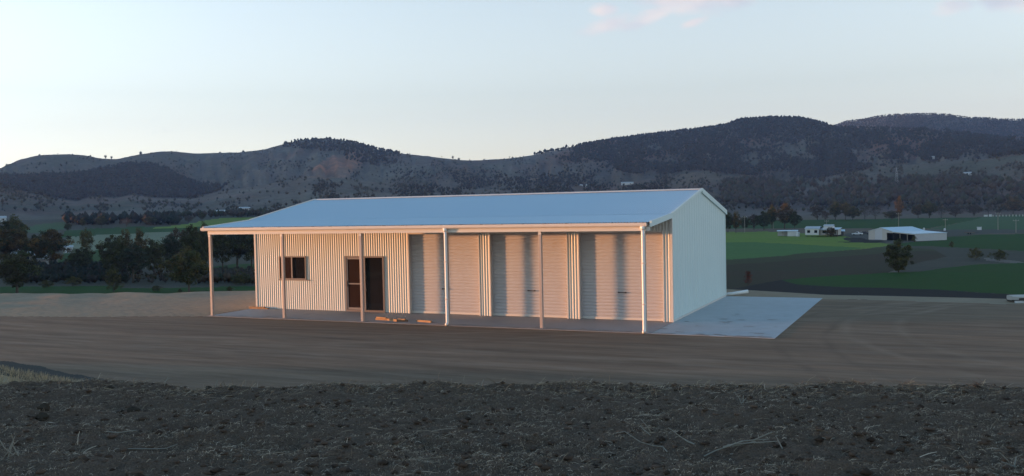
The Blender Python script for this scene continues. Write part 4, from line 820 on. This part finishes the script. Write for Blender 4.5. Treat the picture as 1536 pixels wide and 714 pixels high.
# vehicles parked beside the farm shed
def car(px, py, body, label, turn, ute=False):
    c, m = root_at('parked_ute' if ute else 'parked_car', px, py, label, 'ute' if ute else 'car', None, turn)
    pr = [(-2.3, 0.45), (2.25, 0.45), (2.3, 0.85), (1.2, 1.0), (-2.25, 1.02)]
    MB().prism(pr, 'y', -0.85, 0.85).build('body', M[body], c, bevel=0.08)
    cab = [(0.95, 1.0), (0.35, 1.55), (-0.55, 1.58), (-0.75, 1.02)] if ute else [(0.95, 1.0), (0.3, 1.48), (-1.3, 1.48), (-1.95, 1.02)]
    MB().prism(cab, 'y', -0.72, 0.72).build('cabin', M[body], c, bevel=0.05)
    MB().prism([(0.72, 1.06), (0.30, 1.44), (cab[2][0] + 0.1, 1.44), (cab[3][0] + 0.2, 1.06)], 'y', -0.735, 0.735).build('window', M['glass'], c)
    for x in (-1.4, 1.4):
        for y in (-0.8, 0.8): MB().tube([(x, y - 0.1, 0.33), (x, y + 0.1, 0.33)], 0.33, 12).build('wheel', M['tyre'], c)
    for y in (-0.62, 0.62): MB().box(2.22, 2.33, y - 0.15, y + 0.15, 0.66, 0.8).build('headlight', M['white'], c)
car(1286, 353, 'carbody_w', 'white ute parked left of the large farm shed', 170, True); car(1297, 352, 'carbody_d', 'dark car parked between the white ute and the large farm shed', 10)
# houses left among the trees
def cottage(px, py, w, d, h, rise, wallm, roofm, label, cat='house', turn=0, hip=False, hill=False, group=None, win=2):
    c, m = root_at('cottage' if cat == 'house' else 'outbuilding', px, py, label, cat, group, turn, hill)
    MB().box(-w / 2, w / 2, 0, d, -0.6, h).build('wall', M[wallm], c)
    if hip:
        o = 0.4; MB().add([(-w / 2 - o, -o, h), (w / 2 + o, -o, h), (w / 2 + o, d + o, h), (-w / 2 - o, d + o, h), (-w * 0.12, d / 2, h + rise), (w * 0.12, d / 2, h + rise)], [(0, 1, 5, 4), (1, 2, 5), (2, 3, 4, 5), (3, 0, 4), (0, 3, 2, 1)]).build('roof', M[roofm], c)
    else: gable_roof(-w / 2, w / 2, 0, d, h + 0.002, rise, 'x', 0.3).build('roof', M[roofm], c)
    for k in range(win):
        x = -w / 2 + w * (k + 0.5) / win; MB().box(x - 0.5, x + 0.5, -0.05, 0.03, h * 0.35, h * 0.8).build('window', M['glass'], c)
    return c
cottage(32, 396, 8.0, 7, 3.0, 2.1, 'offwhite', 'zinc', 'white hip-roofed farmhouse half hidden behind the big dark tree at left', hip=True)
cottage(74, 397, 2.8, 3, 2.6, 0.3, 'white', 'zinc', 'bright white square shed below the orange-crowned tree at left', 'shed', win=0)
cottage(63, 398, 2.4, 3, 2.0, 0.3, 'offwhite', 'zinc', 'low off-white shed adjoining the bright white square shed at left', 'shed', win=0)
cottage(103, 379, 3.4, 3, 2.4, 0.7, 'white', 'zinc', 'small white outbuilding between the orange tree and the slender open tree', 'shed', win=1)
cottage(1, 333, 9, 7, 3.5, 1.8, 'white', 'zinc', 'white two-window house at the far left edge below the hills')
GH = 'houses scattered on the lower hill slopes'
for px, py, w, lb in [(367, 316, 13, 'pale-roofed house on the lower slope above the left verandah roof'), (331, 321, 11, 'bluish shed on the lower slope left of the pale-roofed house'), (875, 280, 14, 'white house at the foot of the hill above the middle of the shed roof'), (941, 277, 20, 'long white house at the hill foot above the right part of the shed roof'),
                      (1393, 238, 20, 'white house on a cleared ledge halfway up the right-hand hill'), (1452, 263, 10, 'small white house on the lower right slope near the right edge')]:
    cottage(px, py, w, 8, 3.0, 1.6, 'white' if 'white' in lb else 'offwhite', 'zinc', lb, hill=True, group=GH)
# ------------------------------------------------------------------ poles, posts and small things
GP = 'timber power poles across the valley'
def power_pole(px, top, base, label, arm=True):
    e, m = root_at('power_pole', px, base, label, 'power pole', GP); h = (base - top) * m
    MB().tube([(0, 0, -0.3), (0, 0, h)], [0.15, 0.10], 8).build('pole_shaft', M['pole'], e)
    if arm:
        MB().box(-1.2, 1.2, -0.15, -0.02 - 0.12, h - 0.75, h - 0.55).build('crossarm', M['pole'], e)
        for x in (-1.05, 0, 1.05): MB().tube([(x, -0.145, h - 0.55), (x, -0.145, h - 0.3)], 0.07, 6).build('insulator', M['white'], e)
for a in [(1348, 319, 345, 'grey power pole standing behind the roof of the large farm shed'), (1117, 324, 349, 'power pole left of the tree clump near the shed gable'), (1160, 313, 343, 'taller power pole in front of the tree clump near the shed gable'), (1240, 330, 345, 'thin power pole behind the farmhouse'),
          (1418, 328, 343, 'short pole at the end of the far green field'), (1497, 318, 345, 'yellowish power pole below the white posts'), (1524, 329, 349, 'dark power pole nearest the right edge of the picture')]: power_pole(*a)
wf, m = root_at('white_fence', 1480, 325, 'row of white posts with a solid white end panel on the far right rise', 'fence', None, 6)
for k in range(24): MB().box(4.5 + k * 2.5, 5.3 + k * 2.5, 0, 0.5, -0.4, 1.4).build('fence_post', M['offwhite'], wf)
MB().box(1.8, 4.0, 0.1, 0.4, -0.4, 1.9).build('end_panel', M['white'], wf); MB().box(-2.2, 0.8, 0.1, 0.4, -0.4, 1.6).build('end_panel', M['white'], wf)
bx, m = root_at('pump_house', 1469, 345, 'small white box-shaped pump house beside the farm track', 'pump house')
MB().box(-1.0, 1.0, 0, 1.5, -0.1, 1.25).build('wall', M['white'], bx); MB().prism([(-0.15, 1.25), (1.65, 1.42), (1.65, 1.48), (-0.15, 1.31)], 'x', -1.15, 1.15).build('roof', M['zinc'], bx)
GD = 'white drums by the farm track'
for px, py, lb in [(1386, 345, 'white drum standing just right of the farm shed roof'), (1417, 346, 'white drum further right along the farm track')]:
    e, m = root_at('drum', px, py, lb, 'drum', GD); MB().tube([(0, 0, 0), (0, 0, 0.9), (0, 0, 1.15)], [0.5, 0.5, 0.2], 12).build('drum_shell', M['white'], e); MB().tube([(0, 0, 1.151), (0, 0, 1.22)], 0.12, 8).build('cap', M['dark'], e)
tr, m = root_at('flat_trailer', 1455, 351.5, 'dark low flat trailer parked on the grass beside the farm track', 'trailer')
MB().box(-2.3, 2.0, 0, 1.8, 0.65, 0.85).build('deck', M['timber_d'], tr); MB().box(2.01, 3.4, 0.85, 0.95, 0.6, 0.72).build('drawbar', M['dark'], tr)
for x in (-0.7, 0.2):
    for y in (0.0, 1.6): MB().tube([(x, y, 0.32), (x, y + 0.2, 0.32)], 0.34, 10).build('wheel', M['tyre'], tr)
# rounded white trough at the right edge of the pad
P, r_, _ = place(1514, 453, 1)
wt = tag(empty('trough', (float(P[0]), float(P[1]), float(P[2])), YAW + 0.02), 'low white rounded trough lying on dry grass at the right edge', 'trough')
sec = lambda x, w_, h: [(x, -w_, 0.10), (x, -w_, h), (x, w_, h), (x, w_, 0.10)]
prof = [(0.0, 0.12), (0.03, 0.24), (0.10, 0.33), (0.25, 0.40), (0.6, 0.42), (2.2, 0.42), (2.3, 0.3)]
V = []; Fq = []
for x, w_ in prof: V += sec(x, w_, 0.235)
for i in range(len(prof) - 1):
    for k in range(4): Fq.append((i * 4 + k, (i + 1) * 4 + k, (i + 1) * 4 + (k + 1) % 4, i * 4 + (k + 1) % 4))
Fq += [(3, 2, 1, 0), tuple(len(V) - 4 + k for k in range(4))]
MB().add(V, Fq).build('trough_shell', M['offwhite'], wt, bevel=0.02)
MB().box(0.07, 2.1, -0.31, 0.31, 0.02, 0.0995).build('base', M['dark'], wt); MB().box(0.02, 0.34, -0.40, -0.32, 0.0, 0.075).build('foot', M['white'], wt); MB().box(0.14, 2.0, -0.425, -0.41, 0.12, 0.185).build('side_recess', M['dark'], wt)
# lattice transmission towers on the lower slopes
GT = None
def pylon(px, py, hpx, label):
    e, m = root_at('transmission_tower', px, py, label, 'pylon', GT, 20, True); h = hpx * m; b = h * 0.11; R_ = 0.07
    mb = MB()
    for sx, sy in ((1, 1), (1, -1), (-1, 1), (-1, -1)): mb.tube([(sx * b, sy * b, -1), (sx * b * 0.35, sy * b * 0.35, h * 0.6), (sx * 0.3, sy * 0.3, h)], R_, 4)
    for k in range(7):
        z0, z1 = h * k / 8, h * (k + 1) / 8; w0, w1 = (b * (1 - z / (h * 0.6) * 0.65) if z < h * 0.6 else b * 0.35 * (1 - (z - h * .6) / (h * .4)) + 0.3 for z in (z0, z1))
        for sy in (1, -1): mb.tube([(-w0, sy * w0, z0), (w1, sy * w1, z1)], R_ * .7, 3); mb.tube([(w0, sy * w0, z0), (-w1, sy * w1, z1)], R_ * .7, 3); mb.tube([(sy * w0, -w0, z0), (sy * w1, w1, z1)], R_ * .7, 3)
    mb.build('lattice_frame', M['zinc'], e)
    for z in (0.68, 0.82, 0.95): MB().tube([(-h * 0.14, 0, h * z), (h * 0.14, 0, h * z)], R_, 4).build('crossarm', M['zinc'], e)
pylon(1345, 281, 30, 'lattice power tower on the lower slope right of the hill gully')

# ------------------------------------------------------------------ clods, straw and stalks on the ploughed ground
def field_pt(px, py):
    d = ray([px], [py])[:, 0]; ts = np.arange(5, 26, 0.02); P = CAM[None] + ts[:, None] * d[None]
    xl_ = (P - CAM) @ RGT; dd_ = (P - CAM) @ FWD; hit = (field_z(xl_, dd_) >= P[:, 2]) & (dd_ < f_edge(xl_) + 0.1); k = np.argmax(hit) if hit.any() else int(np.argmin(np.abs(dd_ - f_edge(xl_) + 0.15)))
    if not hit.any(): P[k, 2] = field_z(xl_[k:k + 1], dd_[k:k + 1])[0]
    return Vector(P[k]), float(dd_[k]) / F_PX
def spread(n, seed, near_edge=False):
    g = np.random.default_rng(seed)
    if near_edge: xl_ = g.uniform(-13.5, 13.5, n); dd_ = f_edge(xl_) - np.abs(g.normal(0, 0.9, n)) - 0.05
    else:
        dd_ = 7.5 + 13.5 * g.random(n) ** 1.2; xl_ = (g.random(n) * 2 - 1) * (dd_ * 0.60 + 0.5)
    ok = dd_ < f_edge(xl_); return xl_[ok], dd_[ok], g
xc, dc, g = spread(16000, 5); x, y = cam_xy(xc, dc); h = 0.010 + 0.065 * g.random(len(xc)) ** 6
v, f, c = blobs(np.stack([x, y, field_z(xc, dc) - 0.012 - h * 0.25], 1), h * 1.2, h * 1.3, np.tile((0.080, 0.053, 0.038), (len(xc), 1)) * (0.6 + 0.9 * g.random((len(xc), 1))), 1)
tag(mesh_np('soil_clods', v, f, M['clod'], color=c), 'broken black clods of earth over the ploughed foreground', 'soil', kind='stuff')
def straw(n, seed, lmin, lmax, wid, up, cols, near_edge=False):
    xs, ds, g = spread(n, seed, near_edge)
    patch = vnoise(xs * 0.9, ds * 1.5, seed + 3); k = g.random(len(xs)) < np.clip(0.22 + 1.5 * (patch - 0.35), 0.14, 1); xs, ds = xs[k], ds[k]; n = len(xs)
    x, y = cam_xy(xs, ds); z = field_z(xs, ds) + 0.004; L_ = lmin + (lmax - lmin) * g.random(n) ** 2.2; a = g.uniform(0, 6.28, n); tilt = np.abs(g.normal(0, up, n))
    d = np.stack([np.cos(a) * np.cos(tilt), np.sin(a) * np.cos(tilt), np.sin(tilt)], 1); w = wid * (0.6 + 0.9 * g.random(n)); side = np.stack([-np.sin(a), np.cos(a), 0 * a], 1) * 0.75 + np.array([0, 0, 0.65])
    P0 = np.stack([x, y, z], 1); bend = np.stack([g.normal(0, .12, n), g.normal(0, .12, n), -0.10 * np.abs(g.normal(0, 1, n)) * (tilt > 0.2)], 1)
    P1 = P0 + d * (L_ * 0.5)[:, None] + np.array([0, 0, 0.012]); P2 = P0 + d * L_[:, None] + bend * L_[:, None]; P2[:, 2] = np.maximum(P2[:, 2], z - 0.01)
    sw = side * w[:, None] * 0.5; V = np.stack([P0 - sw, P0 + sw, P1 - sw, P1 + sw, P2 - sw * .6, P2 + sw * .6], 1).reshape(-1, 3); b = np.arange(n)[:, None] * 6
    Fq = np.concatenate([b + np.array([[0, 2, 3, 1]]), b + np.array([[2, 4, 5, 3]])]); col = np.array(cols)[g.integers(0, len(cols), n)] * (0.55 + 0.8 * g.random((n, 1)))
    return V, Fq, np.repeat(col, 6, 0)
SG = [(0.40, 0.31, 0.22), (0.30, 0.225, 0.155), (0.17, 0.12, 0.082), (0.44, 0.35, 0.26)]; SB = [(0.34, 0.20, 0.11), (0.38, 0.29, 0.18), (0.26, 0.15, 0.09)]
v, f, c = joinb([straw(150000, 101, 0.012, 0.085, 0.0055, 0.3, SG), straw(9000, 106, 0.05, 0.2, 0.0055, 0.15, SG), straw(900, 102, 0.15, 0.5, 0.008, 0.12, SG), straw(500, 103, 0.06, 0.25, 0.007, 0.8, SG), straw(12000, 104, 0.03, 0.28, 0.007, 0.4, SB + SG, True), straw(420, 105, 0.08, 0.36, 0.008, 0.9, SB + SG, True)])
tag(mesh_np('crop_stubble', v, f, M['straw'], color=c), 'dry broken straw and stubble strewn over the black ploughed ground', 'straw', kind='stuff')
# verge grass at the left end of the bank
gv = np.random.default_rng(55); n = 6000; xs = gv.uniform(-15.5, -6.5, n); ds = f_edge(xs) - 0.2 + gv.random(n) * (bank_d(xs) - f_edge(xs) - 0.7); ok = ds > f_edge(xs) - 0.3; xs, ds = xs[ok], ds[ok]; n = len(xs)
x, y = cam_xy(xs, ds); z = ground_z(np.arctan2(xs, ds), np.hypot(xs, ds)); a = gv.uniform(0, 6.28, n); hgt = 0.05 + 0.10 * gv.random(n); w = np.stack([np.cos(a), np.sin(a), 0 * a], 1) * 0.006; P0 = np.stack([x, y, z - 0.01], 1); P1 = P0 + np.stack([gv.normal(0, .05, n), gv.normal(0, .05, n), hgt], 1)
tag(mesh_np('dry_grass', np.stack([P0 - w, P0 + w, P1 + w * .3, P1 - w * .3], 1).reshape(-1, 3), np.arange(4 * n).reshape(-1, 4), M['straw'], color=np.repeat(np.array([(0.44, 0.33, 0.20)]) * (0.6 + 0.7 * gv.random((n, 1))), 4, 0)), 'short dry grass on the strip between the bank and the ploughed ground', 'grass', kind='stuff')
# single stalks that stand out
def stalk(px, py, parts, label, color='straw_one', thick=0.008, bend=0.05):
    """parts: pixel polylines relative to the base pixel, built as real stalks standing or lying there"""
    P, m = field_pt(px, py); mb = MB(); toward = -Vector(FWD)
    for pl in parts:
        pts = [Vector(RGT) * (dx * m) + Vector((0, 0, 1)) * (-dy * m) + toward * random.uniform(-0.06, 0.06) for dx, dy in pl]
        pts = [Vector((p.x, p.y, max(p.z, 0.005))) for p in pts]; mb.tube(pts, [thick * (1 - 0.5 * i / len(pts)) for i in range(len(pts))], 5)
    o = mb.build('dry_stalk', M[color], None, loc=P); return tag(o, label, 'dry stalk', 'dry stalks on the ploughed ground')
M['straw_one'] = mat('bleached_stalk', (0.27, 0.245, 0.20), 0.85, 0.15); M['straw_br'] = mat('brown_stalk', (0.17, 0.11, 0.07), 0.85, 0.15)
stalk(12, 688, [[(0, 0), (6, -25), (10, -40)], [(8, 0), (-2, -18), (-8, -32)], [(-6, 0), (4, -12), (12, -34)], [(14, -2), (8, -20), (18, -28)]], 'branched pale stalk standing at the left edge of the ploughed ground')
stalk(1055, 684, [[(0, 0), (20, -8), (38, -16), (60, -20), (100, -24)], [(38, -14), (70, -18), (110, -22)], [(75, -20), (92, -32), (103, -36)], [(40, -3), (75, -1)], [(30, -13), (60, -22)], [(45, -12), (80, -20)]], 'long pale branched stalk lying flat in the right foreground', thick=0.010)
stalk(978, 652, [[(0, 0), (-8, -14), (-17, -25)], [(-3, 2), (-14, -10), (-18, -15)]], 'thin leaning stalk left of the centre-right clods, pointing up left')
stalk(1045, 670, [[(0, 0), (-14, -8), (-24, -16), (-43, -31)], [(2, 0), (-10, -6), (-20, -12)]], 'long straight stalk sloping down to the right beside the flat branched stalk')
stalk(1172, 672, [[(0, 0), (-4, -12), (-8, -18), (-5, -19)]], 'short bent stalk standing right of the flat branched stalk')
stalk(1000, 677, [[(0, 0), (-5, -6), (-20, -8), (-40, -16), (-62, -30), (-78, -28)]], 'curved trailing stalk left of the long straight stalk')
stalk(155, 649, [[(0, 0), (25, -1), (49, -2)]], 'straight pale straw lying flat in the left foreground', thick=0.010)
stalk(192, 675, [[(0, -2), (40, 0), (60, -3), (76, -8)]], 'thin long straw with a raised right end in the left foreground')
stalk(247, 579, [[(0, 0), (2, -8), (5, -14)], [(0, -6), (6, -11)]], 'forked upright stalk on the field edge at left')
stalk(323, 582, [[(0, 0), (1, -10)], [(2, 0), (3, -12)]], 'pair of pale upright stalks on the field edge'); stalk(334, 583, [[(0, 0), (-3, -6), (2, -12)], [(4, 0), (1, -9)]], 'brown bent tuft right beside the pale pair of stalks on the field edge', 'straw_br')
stalk(717, 586, [[(0, 0), (5, -8), (9, -17)]], 'thin upright stalk on the field edge near the middle of the picture')
stalk(862, 586, [[(0, 0), (3, -8), (8, -14)], [(4, 0), (0, -8)]], 'reddish-brown stalk on the field edge right of the middle', 'straw_br')
stalk(1112, 605, [[(0, 0), (-4, -10), (-9, -16)], [(2, 0), (4, -12)], [(-1, 2), (8, -8)]], 'three-pronged dry stalk below the slab corner on the field')
stalk(1518, 700, [[(0, 0), (-10, -12), (-22, -24)], [(0, 2), (8, -14), (12, -20)], [(4, 0), (-20, -10)]], 'tangled pale stalk in the bottom right corner')
def clod(px, py, r, label):
    P, m = field_pt(px, py); g = np.random.default_rng(int(px)); mb = MB(); n = 9
    for j in range(6):
        for k in range(n):
            t, a = math.pi * j / 5, 2 * math.pi * k / n; q = r * (0.8 + 0.4 * g.random()); mb.v.append((q * 1.25 * math.sin(t) * math.cos(a), q * math.sin(t) * math.sin(a), q * 0.8 * math.cos(t)))
    for j in range(5):
        for k in range(n): mb.f.append((j * n + k, (j + 1) * n + k, (j + 1) * n + (k + 1) % n, j * n + (k + 1) % n))
    return tag(mb.build('earth_clod', M['clod_brown'], None, loc=P), label, 'clod', 'large clods of earth in the foreground')
M['clod_brown'] = mat('brown_clod', (0.055, 0.042, 0.030), 0.97, 0.05, bump=(20, 0.8, 0.04))
clod(66, 612, 0.10, 'brown rounded clod of earth in the left foreground'); clod(62, 627, 0.11, 'dark clod of earth just below the brown rounded one'); clod(200, 616, 0.10, 'dark lump of soil right of the brown rounded clod'); clod(313, 583, 0.07, 'dark clod on the field edge beside the pale pair of stalks'); clod(165, 582, 0.06, 'small clod on the grassy left field edge')

# ------------------------------------------------------------------ air
hm = bpy.data.materials.new('haze'); hm.use_nodes = True; hm.node_tree.nodes.clear()
ho = hm.node_tree.nodes.new('ShaderNodeOutputMaterial'); hv = hm.node_tree.nodes.new('ShaderNodeVolumePrincipled')
hv.inputs['Density'].default_value = HAZE; hv.inputs['Color'].default_value = (0.36, 0.58, 1.0, 1); hv.inputs['Anisotropy'].default_value = 0.0
hm.node_tree.links.new(hv.outputs[0], ho.inputs['Volume'])
hb = MB().box(-5900, 3900, -90, 6300, -17, 640).build('haze', hm); hb.rotation_euler = (0, 0, YAW); hb.location = (CAM[0], CAM[1], 0)
tag(hb, kind='stuff')
